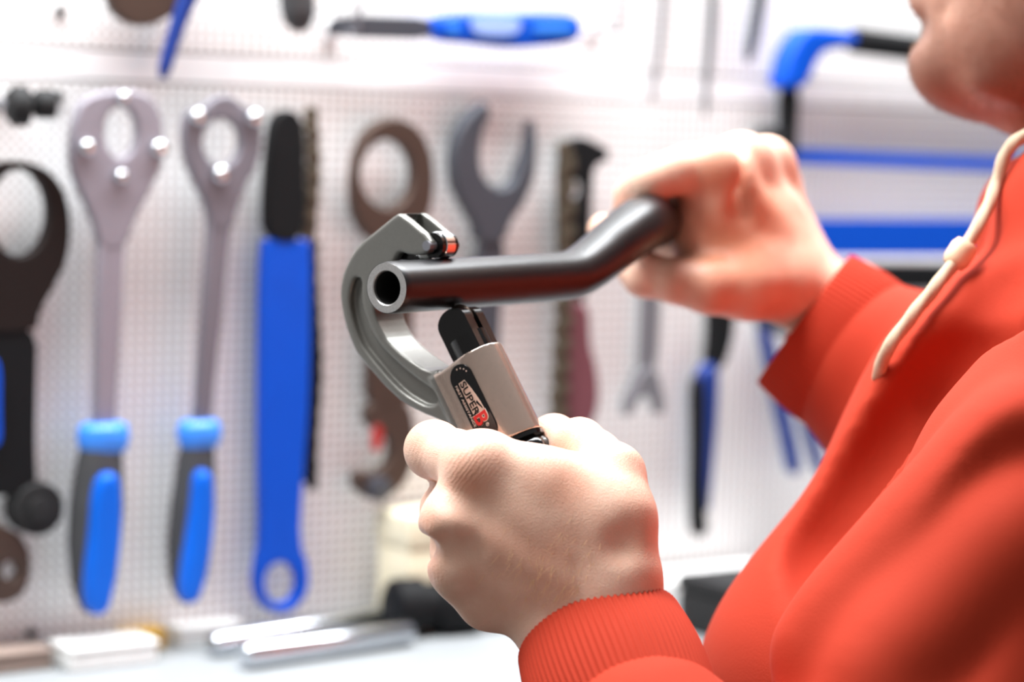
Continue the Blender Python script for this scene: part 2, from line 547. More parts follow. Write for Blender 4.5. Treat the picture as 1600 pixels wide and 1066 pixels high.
# --- hook spanner at the left edge
t = empty('hook_spanner', at(35, 760), 'black pin spanner with large ring head at the left edge', 'spanner')
wall_plate('ring_head', [[(-50, 330), (-45, 285), (-15, 258), (30, 250), (75, 262), (102, 295), (113, 345), (108, 405), (85, 450), (62, 490), (60, 520), (-45, 520), (-50, 430)],
                         circ(32, 333, 46, 68)], .012, .010, M['brownred'], t)
wall_plate('shank', [[(-48, 505), (60, 505), (58, 600), (56, 700), (60, 775), (-40, 775), (-46, 650)]], .014, .007, M['black'], t)
c = at(45, 790, .008); obj('pivot', *lathe([(0, .0155), (.014, .0155), (.016, .0145), (.0161, .008), (.0195, .0078), (.02, .003)], c, c + np.array([0, -1, 0])), M['blackmat'], t, True, 40)
wall_plate('hook_end', [[(-30, 815), (20, 825), (45, 850), (50, 890), (42, 925), (15, 945), (-25, 940), (-50, 900), (-50, 840)], circ(17, 893, 13, 15)], .010, .009, M['brown'], t)
wall_plate('blue_insert', [[(-22, 560), (4, 560), (3, 640), (5, 700), (-22, 700)]], .023, .003, M['blue'], t)


# --- two freewheel spanners with blue-and-grey grips
def grip_tool(label, head, shaft, grip):
    t = empty('freewheel_spanner', at(grip['top'][0], grip['top'][1]), label, 'spanner', 'blue and grey gripped spanners')
    wall_plate('head', head, .020, .008, M['silver'] if shaft['m'] == 's' else M['steeldk2'], t, .002, 1)
    (x0, y0, h0), (x1, y1, h1) = shaft['a'], shaft['b']
    wall_plate('shaft', [[(x0 - h0, y0), (x0 + h0, y0), (x1 + h1, y1), (x1 - h1, y1)]], .0205, .007, M['silver'] if shaft['m'] == 's' else M['steeldk2'], t, .002, 0)
    g = grip
    loft_wall('collar', g['collar'], .024, M['bluelt'], t)
    loft_wall('grip_body', g['body'], .024, M['greyrub'], t, .85)
    wall_plate('grip_inlay', [g['inlay']], .030, .013, M['azure'], t, .004)
    for (bx, by, r) in g['boss']:
        c = at(bx, by, .028); rr = r * wscale(bx, by)
        obj('boss', *lathe([(0, rr), (.005, rr * .95), (.0062, rr * .6), (.0063, rr * .2)], c, c + np.array([0, -1, 0]), 16), M['chrome'], t)
    return t


M['steeldk2'] = mat('warm_grey_steel', srgb(116, 113, 122), .42, .2)
grip_tool('mauve silver freewheel spanner with wide forked head and blue inlaid grip',
          [[(118, 185), (128, 158), (150, 146), (185, 140), (222, 142), (246, 160), (256, 190), (258, 240), (254, 262), (236, 300), (212, 345), (197, 390), (157, 390), (148, 345), (126, 300), (112, 262), (112, 215)],
           circ(190, 206, 25, 40)],
          {'a': (177, 350, 22), 'b': (165, 668, 17), 'm': 's'},
          {'top': (160, 665), 'collar': [(161, 660, 30), (161, 668, 40), (161, 686, 42), (161, 704, 37)],
           'body': [(158, 700, 34), (155, 730, 38), (151, 790, 43), (147, 850, 42), (146, 905, 36), (146, 942, 24), (148, 958, 10)],
           'inlay': [(160, 742), (188, 738), (194, 780), (192, 850), (184, 910), (174, 955), (156, 966), (138, 950), (140, 900), (147, 830), (150, 780)],
           'boss': [(133, 230, 12), (246, 232, 13), (186, 275, 10), (190, 152, 10)]})
grip_tool('grey freewheel spanner with round open eye head and blue inlaid grip',
          [[(286, 215), (292, 172), (322, 166), (340, 148), (364, 148), (382, 166), (408, 174), (412, 225), (404, 262), (388, 285), (374, 325), (364, 360), (330, 360), (324, 320), (308, 288), (294, 258)],
           circ(348, 222, 29, 36)],
          {'a': (348, 320, 19), 'b': (318, 665, 13), 'm': 'd'},
          {'top': (312, 662), 'collar': [(311, 656, 26), (311, 664, 34), (311, 680, 36), (311, 697, 31)],
           'body': [(309, 694, 27), (306, 725, 31), (301, 790, 36), (296, 850, 36), (293, 900, 31), (293, 928, 20), (295, 942, 9)],
           'inlay': [(312, 738), (334, 735), (339, 775), (338, 830), (328, 890), (318, 935), (302, 948), (287, 936), (292, 890), (303, 820), (308, 780)],
           'boss': [(306, 182, 12), (394, 184, 12), (342, 272, 13)]})

# --- chain whip, blue
t = empty('chain_whip', at(440, 960), 'bright blue chain whip with black upper end and eye at the foot', 'chain whip', 'chain whips on the tool wall')
wall_plate('blue_handle', [[(412, 378), (420, 374), (480, 374), (487, 380), (487, 500), (484, 640), (474, 760), (470, 850), (484, 885), (484, 925), (462, 955), (438, 962), (412, 950), (398, 920), (402, 880), (410, 850), (408, 700), (409, 500)],
                           circ(440, 912, 25, 33)], .014, .008, M['blue'], t, .0015, 1)
wall_plate('black_end', [[(418, 378), (418, 300), (424, 220), (430, 185), (448, 170), (466, 176), (478, 200), (478, 260), (480, 378)]], .013, .010, M['black'], t)
lk = None
for i in range(34):
    y = 178 + i * 17.2; x = 480 + 4 * math.sin(i * .35) + (4 if y > 370 else 0)
    if i % 2 == 0: x += 2
    nm = 'chain_link'
    c = at(x, y, .012)
    v, f = lathe([(0, .0042), (.006, .0042)], c, c + np.array([0, -1, 0]), 10)
    c2 = at(x, y + 17, .012)
    q, g = box((c[0] - .0038, c[1] - (.007 if i % 2 else .005), c2[2]), (c[0] + .0038, c[1] - (.005 if i % 2 else .001), c[2]), .0012)
    n0 = len(v)
    obj(nm, np.vstack([v, np.array(q)]), f + [tuple(a + n0 for a in ff) for ff in g], M['bronze'] if y < 380 else M['black'], t, True, 40)

# --- brown ring spanner behind the cutter
t = empty('ring_spanner', at(600, 780), 'brown ring spanner behind the pipe cutter', 'spanner')
wall_plate('ring_head', [[(552, 290), (560, 235), (580, 198), (612, 182), (648, 192), (672, 225), (682, 275), (676, 330), (650, 372), (612, 385), (575, 372), (556, 335)],
                         circ(607, 272, 42, 54)], .012, .010, M['brown'], t)
wall_plate('shank', [[(585, 370), (652, 360), (648, 470), (645, 600), (640, 640), (575, 640), (578, 560)]], .013, .008, M['brown'], t)
wall_plate('hook_foot', [[(575, 625), (642, 625), (652, 680), (650, 720), (632, 762), (600, 782), (566, 775), (553, 752), (560, 735), (590, 740), (612, 720), (614, 690), (600, 672), (574, 668)]], .012, .009, M['brown'], t)
c = at(577, 760, .012); obj('pivot', *lathe([(0, .008), (.014, .008), (.015, .006)], c, c + np.array([0, -1, 0]), 20), M['steeldk'], t, True, 40)
wall_plate('red_mark', [[(582, 665), (600, 665), (597, 705), (580, 708)]], .0205, .0012, M['red'], t, .0004)

# --- grey open-ended spanner
t = empty('open_spanner', at(760, 560), 'large grey open-ended spanner hanging jaw upwards', 'spanner', 'open-ended spanners')
wall_plate('jaw_head', [[(763, 158), (748, 165), (722, 195), (709, 240), (712, 290), (730, 325), (746, 352), (750, 380), (790, 380), (800, 345), (822, 318), (838, 275), (842, 230), (836, 188), (832, 188), (828, 225), (814, 262), (806, 284), (790, 296), (770, 292), (754, 270), (750, 240), (756, 205), (768, 182)]],
           .012, .011, M['steeldk'], t, .002, 1)
wall_plate('shank', [[(748, 365), (794, 365), (784, 480), (778, 640), (746, 640), (748, 480)]], .014, .007, M['steeldk'], t)

# --- chain whip with maroon grip
t = empty('chain_whip', at(900, 680), 'black chain whip with maroon grip and dangling chain', 'chain whip', 'chain whips on the tool wall')
wall_plate('bar', [[(876, 250), (890, 222), (912, 212), (935, 225), (952, 232), (952, 252), (930, 258), (926, 300), (922, 480), (880, 480), (878, 330)], circ(902, 296, 12, 17)], .012, .008, M['black'], t)
wall_plate('grip', [[(884, 470), (924, 470), (926, 540), (938, 580), (940, 630), (930, 665), (896, 690), (884, 640), (884, 560)]], .010, .013, M['maroon'], t, .004)
for i in range(26):
    y = 232 + i * 17.5; x = 876 - max(0, (y - 420)) * .055 + (5 if i % 2 else 0)
    c = at(x, y, .020); c2 = at(x, y + 17, .020)
    v, f = lathe([(0, .0045), (.007, .0045)], c, c + np.array([0, -1, 0]), 10)
    q, g = box((c[0] - .004, c[1] - (.0085 if i % 2 else .006), c2[2]), (c[0] + .004, c[1] - (.006 if i % 2 else .001), c[2]), .0012)
    n0 = len(v)
    obj('chain_link', np.vstack([v, np.array(q)]), f + [tuple(a + n0 for a in ff) for ff in g], M['bronze'], t, True, 40)

# --- spanner between the two hands
t = empty('open_spanner', at(1010, 650), 'slim grey open-ended spanner hanging jaw downwards below the far hand', 'spanner', 'open-ended spanners')
wall_plate('shank', [[(1012, 250), (1036, 250), (1034, 480), (1026, 600), (1000, 600), (1006, 480)]], .012, .006, M['steel'], t)
wall_plate('jaw_head', [[(1004, 575), (1026, 575), (1036, 605), (1040, 632), (1036, 650), (1030, 648), (1026, 625), (1010, 618), (996, 628), (988, 650), (981, 652), (983, 625), (996, 600)]], .011, .009, M['steel'], t, .0015, 1)

# --- blue screwdriver-like tool and blue-handled pliers
t = empty('cable_cutter', at(1105, 840), 'long black tool with slim dark blue handle below the far hand', 'cutter')
wall_plate('black_shaft', [[(1112, 440), (1150, 440), (1150, 520), (1138, 560), (1128, 580), (1108, 580), (1116, 520)]], .012, .010, M['black'], t)
wall_plate('blue_sleeve', [[(1098, 572), (1128, 565), (1126, 640), (1120, 720), (1112, 800), (1102, 802), (1098, 720), (1096, 640)]], .012, .012, M['bluedk'], t, .004)
wall_plate('black_grip', [[(1089, 590), (1106, 592), (1105, 680), (1099, 760), (1108, 800), (1110, 838), (1090, 842), (1088, 780), (1090, 690)]], .016, .012, M['black'], t, .004)
t = empty('pliers', at(1235, 720), 'pliers with two slim blue handles partly behind the orange cuff', 'pliers')
wall_plate('handle', [[(1190, 505), (1206, 505), (1226, 600), (1250, 700), (1256, 740), (1240, 745), (1232, 700), (1210, 600)]], .012, .010, M['bluedk'], t, .003)
wall_plate('handle', [[(1238, 520), (1250, 520), (1262, 620), (1296, 740), (1282, 745), (1250, 620)]], .012, .010, M['bluedk'], t, .003)
wall_plate('jaws', [[(1188, 520), (1196, 470), (1222, 430), (1240, 470), (1252, 525)]], .012, .010, M['steeldk'], t)

# --- hacksaw
t = empty('hacksaw', at(1240, 240), 'blue-framed hacksaw with thin blue blade right of the far hand', 'hacksaw')
wall_plate('front_frame', [[(1258, 48), (1275, 42), (1330, 48), (1345, 55), (1340, 74), (1300, 76), (1282, 90), (1262, 140), (1226, 140), (1228, 118), (1238, 80)]], .012, .020, M['blue'], t, .004)
v = sweep([at(1335, 64, .022), at(1560, 92, .022), at(1690, 108, .022)], [.0095] * 3, 16); obj('top_tube', *v, M['black'], t, True, 50)
wall_plate('blade_post', [[(1232, 135), (1252, 135), (1248, 190), (1246, 252), (1226, 252), (1232, 190)]], .014, .012, M['black'], t)
wall_plate('wing_nut', [[(1196, 205), (1212, 195), (1232, 205), (1236, 232), (1214, 238), (1196, 228)]], .016, .014, M['blackmat'], t, .003)
wall_plate('blade', [[(1240, 232), (1560, 246), (1700, 253), (1700, 274), (1560, 268), (1240, 256)]], .019, .0012, M['blue'], t, .0003, 0)
wall_plate('handle', [[(1680, 95), (1740, 92), (1770, 150), (1768, 240), (1740, 290), (1690, 285), (1692, 250), (1720, 230), (1722, 160), (1700, 130)]], .010, .026, M['blue'], t, .005)

# --- wide blue saw blade guard with black back under the hacksaw
t = empty('hand_saw', at(1400, 420), 'wide flat blue saw blade with black spine below the hacksaw', 'saw')
wall_plate('blue_blade', [[(1262, 343), (1530, 343), (1700, 343), (1700, 400), (1530, 400), (1275, 400)]], .013, .004, M['blue'], t, .001, 0)
wall_plate('white_edge', [[(1280, 401), (1700, 403), (1700, 415), (1285, 411)]], .012, .006, M['white'], t, .001, 0)
wall_plate('black_spine', [[(1296, 412), (1700, 416), (1700, 456), (1320, 452)]], .011, .010, M['black'], t, .002, 0)

# --- saw at the top: grey blade, blue grip with pale print
t = empty('folding_saw', at(800, 50), 'grey bladed saw with bright blue printed handle along the top', 'saw')
wall_plate('blade', [[(524, 24), (690, 27), (690, 63), (516, 58), (512, 42)]], .018, .002, M['steeldk'], t, .0005, 1)
wall_plate('handle', [[(684, 35), (690, 24), (730, 20), (880, 19), (905, 24), (914, 42), (908, 64), (880, 70), (840, 74), (800, 76), (740, 68), (700, 66), (685, 58)]], .012, .016, M['blue'], t, .004)
wall_plate('print_patch', [[(735, 34), (745, 26), (800, 26), (816, 34), (812, 50), (790, 56), (750, 54), (738, 46)]], .0285, .0006, M['printwhite'], t, .0002)
wall_plate('print_dot', [[(700, 38), (716, 36), (718, 50), (702, 52)]], .0285, .0006, M['bluelt'], t, .0002)
wall_plate('print_line', [[(832, 38), (895, 38), (895, 50), (832, 50)]], .0285, .0006, M['bluelt'], t, .0002, 1)
hook(516, 50, .02, 'wire hook under the blade tip of the top saw', None)
hook(922, 45, .03, 'wire hook at the grip end of the top saw', None)

# --- other things along the top edge
t = empty('file_handle_tool', at(465, 50), 'dark grey rounded tool handle hanging down left of the top saw', 'tool')
loft_wall('handle', [(458, -120, 16), (460, -60, 24), (464, -10, 29), (466, 20, 28), (467, 40, 20), (467, 50, 8)], .02, M['greyrub'], t)
wall_plate('ferrule', [[(446, -180), (470, -180), (474, -110), (442, -110)]], .014, .010, M['steel'], t)
t = empty('blue_lever', at(260, 120), 'slanted dark blue handle at the top between the two gripped spanners', 'tool')
loft_wall('handle', [(322, -90, 17), (300, -20, 17), (284, 20, 14), (268, 70, 12), (258, 105, 11), (254, 122, 6)], .02, M['bluedk'], t)
wall_plate('tool_jaw', [[(168, -40), (320, -60), (300, 0), (262, 30), (225, 44), (190, 30), (172, 5)]], .010, .010, M['brown'], t)
for lbl, pts, m in (('thin steel rod hanging at the top, nearest the saw handle', [(1044, -80, 6), (1034, 40, 6), (1022, 130, 5), (1018, 158, 3)], 'steel'),
                    ('thin dark rod hanging at the top, middle of three', [(1118, -80, 7), (1112, 40, 7), (1104, 130, 5), (1102, 180, 3)], 'steeldk'),
                    ('thick dark rod hanging at the top, beside the hacksaw', [(1196, -80, 11), (1186, 10, 11), (1174, 70, 10), (1168, 96, 5)], 'steeldk')):
    t = empty('steel_rod', at(pts[-1][0], pts[-1][1]), lbl, 'rod', 'rods hanging along the top')
    loft_wall('shaft', pts, .016, M[m], t, 1.0, 12)
    q = at(pts[0][0], pts[0][1], .016); obj('top_eye', *lathe([(-.004, .006), (.004, .006)], q, q + np.array([0, -1, 0]), 14), M[m], t)
t = empty('black_peg', at(30, 165), 'pair of black end caps on a peg at the upper left', 'peg')
for px, py, r in ((8, 165, 31), (48, 162, 23)):
    c = at(px, py, .03); rr = r * wscale(px, py)
    obj('end_cap', *lathe([(0, rr * .55), (.004, rr), (.012, rr), (.014, rr * .8)], c, c + np.array([1, -.25, 0]), 20), M['blackmat'], t, True, 40)
c1, c2 = at(6, 164, .03), at(58, 162, .03); obj('pin', *sweep([c1, c2], [.003] * 2, 10), M['steel'], t)
c1 = at(30, 163, .03); obj('stem', *sweep([c1 + [0, .03, 0], c1], [.003] * 2, 10), M['steel'], t)


# ================================================================== ON THE WORKTOP
def onbench(px, py):
    q = ray(px, py); d = (ZB - CAM[2]) / q[2]; return CAM + d * q


t = empty('seat_post_tool', onbench(560, 1020), 'pair of chrome tubes joined by a black clamp lying on the worktop', 'tool')
def tube_on_bench(name, a, b, r, m):
    A, B = onbench(*a), onbench(*b); A[2] = B[2] = ZB + r
    prof = [(0, r * .8), (.002, r), (np.linalg.norm(B - A) - .002, r), (np.linalg.norm(B - A), r * .8)]
    obj(name, *lathe(prof, A, B, 24), m, t, True, 40)
tube_on_bench('chrome_tube', (330, 1028), (640, 975), .0075, M['tube'])
tube_on_bench('chrome_tube', (380, 1046), (640, 1008), .008, M['tube'])
A, B = onbench(605, 995), onbench(735, 985)
obj('clamp', *lathe([(0, .012), (.003, .017), (.02, .019), (.022, .015), (.03, .015), (.033, .019), (.058, .018), (.062, .010)], A + [0, 0, .019], B + [0, 0, .016], 28), M['black'], t, True, 40)
A, B = onbench(720, 988), onbench(800, 978)
obj('chrome_end', *lathe([(0, .009), (.03, .009), (.034, .013), (.05, .013), (.054, .007)], A + [0, 0, .0135], B + [0, 0, .0135], 24), M['chrome'], t, True, 40)


def bench_box(name, a, b, depth, h, m, label, cat, bev=.003):
    A, B = onbench(*a), onbench(*b)
    y1 = max(A[1], B[1])
    o = obj(name, *box((A[0], y1, ZB), (B[0], y1 + depth, ZB + h), bev), m, None, True, 40)
    return tag(o, label, cat)


def split_box(name, lo, hi, m, label, cat, lidm):
    t = empty(name, ((lo[0] + hi[0]) / 2, (lo[1] + hi[1]) / 2, lo[2]), label, cat)
    zl = lo[2] + (hi[2] - lo[2]) * .72
    obj('body', *box(lo, (hi[0], hi[1], zl), .002), m, t, True, 40)
    obj('lid', *box((lo[0] - .001, lo[1] - .001, zl + .0005), (hi[0] + .001, hi[1] + .001, hi[2]), .002), lidm, t, True, 40)
    return t


a, b = onbench(112, 1052), onbench(232, 1030)
split_box('parts_box', (a[0], a[1] - .0, ZB), (b[0], a[1] + .03, ZB + .014), M['whiteb'], 'low white box on the worktop under the leftmost grip', 'box', M['whiteb'])
a, b = onbench(282, 1012), onbench(378, 1000)
split_box('parts_box', (a[0], a[1], ZB), (b[0], a[1] + .025, ZB + .012), M['whiteb'], 'low white box on the worktop behind the chrome tubes', 'box', M['whiteb'])
a, b = onbench(205, 1022), onbench(272, 1018)
split_box('yellow_case', (a[0], a[1] + .004, ZB), (b[0], a[1] + .02, ZB + .011), M['yellow'], 'small yellow case between two white boxes on the worktop', 'case', M['yellow'])
a, b = onbench(-60, 1062), onbench(112, 1060)
split_box('taupe_block', (a[0], a[1], ZB), (b[0], a[1] + .022, ZB + .012), M['taupe'], 'taupe block on the worktop at the lower left corner', 'block', M['taupe'])
a, b = onbench(585, 975), onbench(680, 965)
split_box('card_box', (a[0], YW - .05, ZB), (a[0] + .058, YW - .012, ZB + .075), M['cream'], 'upright cream card box behind the near hand', 'box', M['cream'])
a = onbench(1136, 1006)
split_box('black_case', (a[0], a[1] - .0, ZB), (a[0] + .06, a[1] + .05, ZB + .036), M['blackmat'], 'black case on the worktop beside the orange chest', 'case', M['blackmat'])
a = onbench(1000, 945)
split_box('white_tray', (a[0] - .05, YW - .05, ZB), (a[0] + .12, YW - .008, ZB + .016), M['whiteb'], 'white tray at the wall right of the near hand', 'tray', M['whiteb'])


# ================================================================== HANDLEBAR
T0 = P(604, 450, 1.0)
TD = P(885, 432, 1.1057) - T0; TD /= np.linalg.norm(TD)
bar = empty('handlebar', T0, 'cut black handlebar tube held between the two hands', 'handlebar')
mid = [T0 + TD * s for s in np.linspace(0, .105, 10)]
tail = [P(878, 432, 1.1035), P(905, 424, 1.116), P(935, 403, 1.131), P(970, 374, 1.149), P(1000, 353, 1.168), P(1020, 346, 1.192), P(1027, 345, 1.225), P(1032, 345, 1.27), P(1040, 344, 1.33), P(1050, 344, 1.40)]
path = bez(mid[:-1] + tail, 6)
s_ = np.concatenate([[0], np.cumsum(np.linalg.norm(np.diff(path, axis=0), axis=1))])
rad = np.interp(s_, [0, .0008, .125, .165, .205, .24, .27, .45], [.0106, .011, .011, .0122, .0138, .0135, .0112, .0112])
Vb, Fb = sweep(path, rad, 48, False)
obj('tube', Vb, Fb, M['bar'], bar)
nrm = lambda v: v / np.linalg.norm(v)
cut_o = obj('cut_end', *lathe([(.0016, .0069), (.0004, .0070), (0, .0074), (0, .0104), (.0004, .01065), (.001, .0107)], T0 - TD * .00005, T0 + TD, 48), M['cut'], bar, True, 30)
me_ = cut_o.data
bm = bmesh.new(); bm.from_mesh(me_); bmesh.ops.delete(bm, geom=[f for f in bm.faces if len(f.verts) > 4], context='FACES_ONLY'); bm.to_mesh(me_); bm.free()
pb = path[(s_ > .001) & (s_ < .40)]
V2, F2 = sweep(pb, [.0070] * len(pb), 32, False)
obj('bore', V2, [f[::-1] for f in F2], M['bore'], bar)

# ================================================================== PIPE CUTTER (local u, v, t in metres about the tube centre)
SCUT = .038
CC = T0 + TD * SCUT
VD = UP - (UP @ TD) * TD; VD /= np.linalg.norm(VD)
UD = np.cross(VD, TD)
if UD @ RT < 0: UD = -UD


def uv(px, py, t=-.010):
    q = ray(px, py); d = ((CC + TD * t - CAM) @ TD) / (q @ TD)
    X = CAM + d * q - CC
    return np.array([X @ UD, X @ VD])


def Z1(x, y):        # close-up coordinates of the cutter
    return (500 + x / 2.5375, 300 + y / 2.5375)


def uvz(pts, t=-.010): return np.array([uv(*Z1(x, y), t) for x, y in pts])


cpx = None
_c = (CC - CAM); _dep = _c @ FW; cpx = (800 + (_c @ RT) / _dep * F, 533 - (_c @ UP) / _dep * F)
WDIR = uv(cpx[0] + .437 * 200, cpx[1] + .9 * 200, 0); WDIR /= np.linalg.norm(WDIR)
PDIR = np.array([-WDIR[1], WDIR[0]])
if PDIR[0] < 0: PDIR = -PDIR
w3 = WDIR[0] * UD + WDIR[1] * VD
p3 = PDIR[0] * UD + PDIR[1] * VD
CM = Matrix(((UD[0], VD[0], TD[0], CC[0]), (UD[1], VD[1], TD[1], CC[1]), (UD[2], VD[2], TD[2], CC[2]), (0, 0, 0, 1)))
cutter = empty('pipe_cutter', CC, 'grey C-frame pipe cutter clamped on the black tube, held in the near hand', 'pipe cutter')


def loc2w(v):
    v = np.asarray(v, float)
    return CC + v[:, :1] * UD + v[:, 1:2] * VD + v[:, 2:3] * TD


def poly_sd(poly, X, Y):
    poly = np.asarray(poly); d = np.full(X.shape, 1e9); s = np.ones(X.shape)
    n = len(poly)
    for i in range(n):
        a = poly[i]; b = poly[i - 1]; e = b - a; wx = X - a[0]; wy = Y - a[1]
        t = np.clip((wx * e[0] + wy * e[1]) / (e @ e + 1e-15), 0, 1)
        d = np.minimum(d, (wx - e[0] * t) ** 2 + (wy - e[1] * t) ** 2)
        c1 = Y >= a[1]; c2 = Y < b[1]; c3 = e[0] * wy > e[1] * wx
        fl = (c1 & c2 & c3) | (~c1 & ~c2 & ~c3)
        s = np.where(fl, -s, s)
    return s * np.sqrt(d)


def extr(d2, T, half, rnd):
    q1 = d2 + rnd; q2 = np.abs(T) - half + rnd
    return np.minimum(np.maximum(q1, q2), 0) + np.sqrt(np.maximum(q1, 0) ** 2 + np.maximum(q2, 0) ** 2) - rnd


def smin(a, b, k):
    h = np.maximum(k - np.abs(a - b), 0) / k
    return np.minimum(a, b) - h * h * k * .25


H = .00055
outline = chaikin(uvz([(318, 86), (438, 188), (434, 236), (408, 252), (350, 250), (322, 238), (304, 250), (290, 285), (255, 330), (225, 390), (212, 450), (218, 500), (240, 548), (266, 592), (330, 650), (428, 716),
                       (470, 700), (600, 960), (560, 950), (480, 908), (385, 870), (290, 812), (150, 652), (125, 602), (95, 522), (77, 420), (80, 355), (105, 280), (150, 210), (225, 150), (300, 88)]), 1)
lo = outline.min(0) - .004; hi = outline.max(0) + .004
slab_t, slab_b = .0345, .0755
hi = np.maximum(hi, np.maximum(WDIR * .08 + PDIR * .015, PDIR * .015 + WDIR * .03)); lo = np.minimum(lo, WDIR * .08 - PDIR * .014 - .004)
lo3 = np.array([lo[0], lo[1], -.0145]); hi3 = np.array([hi[0], hi[1], .0145])
Fd = Field(lo3, hi3, H)
gx = (lo3[0] + H * np.arange(Fd.n[0])); gy = (lo3[1] + H * np.arange(Fd.n[1])); gt = (lo3[2] + H * np.arange(Fd.n[2]))
GX, GY = np.meshgrid(gx, gy, indexing='ij'); GT = gt[None, None, :]
d_out = poly_sd(outline, GX, GY)
D = extr(d_out[:, :, None], GT, .0100, .0011)
rec = chaikin(uvz([(128, 352), (148, 335), (166, 352), (160, 430), (186, 520), (226, 598), (288, 664), (360, 726), (440, 782), (468, 812), (460, 842), (432, 852), (392, 838), (308, 784), (182, 636), (152, 586), (128, 515), (112, 430)]), 2)
d_rec = poly_sd(rec, GX, GY)
for sgn in (-1, 1):
    dr = np.maximum(d_rec[:, :, None], np.abs(GT - sgn * .0100) - .0036)
    D = -smin(-D, dr, .0012)
slot = uvz([(352, 96), (500, 20), (520, 300), (300, 320), (318, 215)], 0)
d_sl = poly_sd(slot, GX, GY)
D = np.maximum(D, -np.maximum(d_sl[:, :, None], np.abs(GT) - .0056))
# barrel and the flat web that carries the label
A_ = GX * WDIR[0] + GY * WDIR[1]; B_ = GX * PDIR[0] + GY * PDIR[1]
cyl = np.maximum(np.sqrt(B_[:, :, None] ** 2 + GT ** 2) - .0115, np.maximum(slab_t - A_, A_ - slab_b)[:, :, None])
web = extr(np.maximum(np.maximum(slab_t - A_, A_ - slab_b), np.maximum(-.0200 - B_, B_))[:, :, None], GT, .0113, .0012)
D = smin(D, smin(cyl, web, .0008), .0022)
bore = np.maximum(np.sqrt(B_[:, :, None] ** 2 + GT ** 2) - .0088, (slab_t - .002 - A_)[:, :, None] + 0 * GT)
bore = np.maximum(bore, (A_ - .05)[:, :, None] + 0 * GT)
D = np.maximum(D, -bore)
Fd.V = D.astype(np.float32)
v, f = Fd.mesh(2)
v = loc2w(v)
body_o = obj('frame', v, f, M['cast'], cutter)
me_ = body_o.data; me_.materials.append(M['barrel'])
cen = v[f].mean(1) - CC
aw = cen @ w3; bw = cen @ p3
me_.polygons.foreach_set('material_index', ((aw > slab_t - .0005) & (bw > -.0170)).astype(np.int32)); me_.update()

RU = uv(689, 381, 0)                                 # visible roller
ang = math.atan2(*(RU / np.linalg.norm(RU))[::-1]); wa = math.atan2(-WDIR[1], -WDIR[0])
ang2 = 2 * wa - ang
for an in (ang, ang2):
    c2 = np.array([math.cos(an), math.sin(an)]) * .0167
    c3 = CC + c2[0] * UD + c2[1] * VD
    rl = obj('roller', *lathe([(-.0031, .0056), (-.0028, .0059), (.0028, .0059), (.0031, .0056)], c3, c3 + TD, 32), M['chrome'], cutter, True, 40)
    for sg in (-1, 1):
        cc = c3 + TD * (.0043 * sg)
        obj('roller_collar', *lathe([(-.0011, .0054), (.0011, .0054)], cc, cc + TD, 32), M['blackgl'], rl, True, 40)
    obj('pin', *lathe([(-.0102, .0022), (.0102, .0022)], c3, c3 + TD, 16), M['steel'], rl, True, 40)
# cutting wheel in a black fork
wc = CC + w3 * .0182
wheel = obj('cutting_wheel', *lathe([(-.0022, .003), (-.0012, .0045), (-.0004, .0068), (0, .0073), (.0004, .0068), (.0012, .0045), (.0022, .003)], wc, wc + TD, 40), M['wheel'], cutter, True, 25)
a = np.linspace(-90, 90, 13)
pr = [(-.0080, .052)] + [(-.0080, .0190)] + [(.0080 * math.sin(math.radians(q)), .0190 - .0062 * math.cos(math.radians(q))) for q in a[1:-1]] + [(.0080, .0190), (.0080, .052)]
for sg in (-1, 1):
    vv = []; n = len(pr)
    for tt in (sg * .0016, sg * .0066):
        for (b_, l_) in pr: vv.append(CC + w3 * l_ + p3 * b_ + TD * tt)
    ff = [tuple(range(n))[::(-1 if sg > 0 else 1)], tuple(range(n, 2 * n))[::(1 if sg > 0 else -1)]] + [(i, (i + 1) % n, n + (i + 1) % n, n + i) for i in range(n)]
    o = obj('wheel_fork', vv, ff, M['blackgl'], cutter, True, 40)
    bm = bmesh.new(); bm.from_mesh(o.data); bmesh.ops.recalc_face_normals(bm, faces=bm.faces[:]); bm.to_mesh(o.data); bm.free()
obj('slide', *lathe([(.026, .0086), (.055, .0086)], CC, CC + w3, 32), M['blackgl'], cutter, True, 40)
# black fluted feed knob inside the hand
obj('knob_ring', *lathe([(.0757, .0090), (.0758, .0113), (.0775, .0113), (.0782, .0098)], CC, CC + w3, 40), M['blackgl'], cutter, True, 40)
lob = lambda an, s: 1 + (.07 * np.cos(9 * an)) * (1 if s > .081 else .3)
obj('feed_knob', *lathe([(.0775, .0085), (.079, .0105), (.082, .0118), (.088, .0122), (.105, .0122), (.122, .0120), (.128, .0112), (.131, .008)], CC, CC + w3, 108, None, lob), M['blackgl'], cutter, True, 50)

# label: black stadium with raised print
LT = -.01135


def lab(px, py): return uv(px, py, LT)


def lab_plate(name, loops_ab, t, thk, m, parent):
    """loops in (along w, along p)"""
    me = plate_mesh(loops_ab, thk, thk * .2)
    n = len(me.vertices); co = np.empty(n * 3, np.float32); me.vertices.foreach_get('co', co); co = co.reshape(-1, 3)
    wv = CC + co[:, :1] * w3 + co[:, 1:2] * p3 - TD * (-t) - co[:, 2:3] * TD - np.array(wloc(parent))
    me.vertices.foreach_set('co', wv.astype(np.float32).ravel()); me.update()
    return link(name, me, m, parent, True, 30)


def wp(px, py):
    q = lab(px, py); return np.array([q @ WDIR, q @ PDIR])


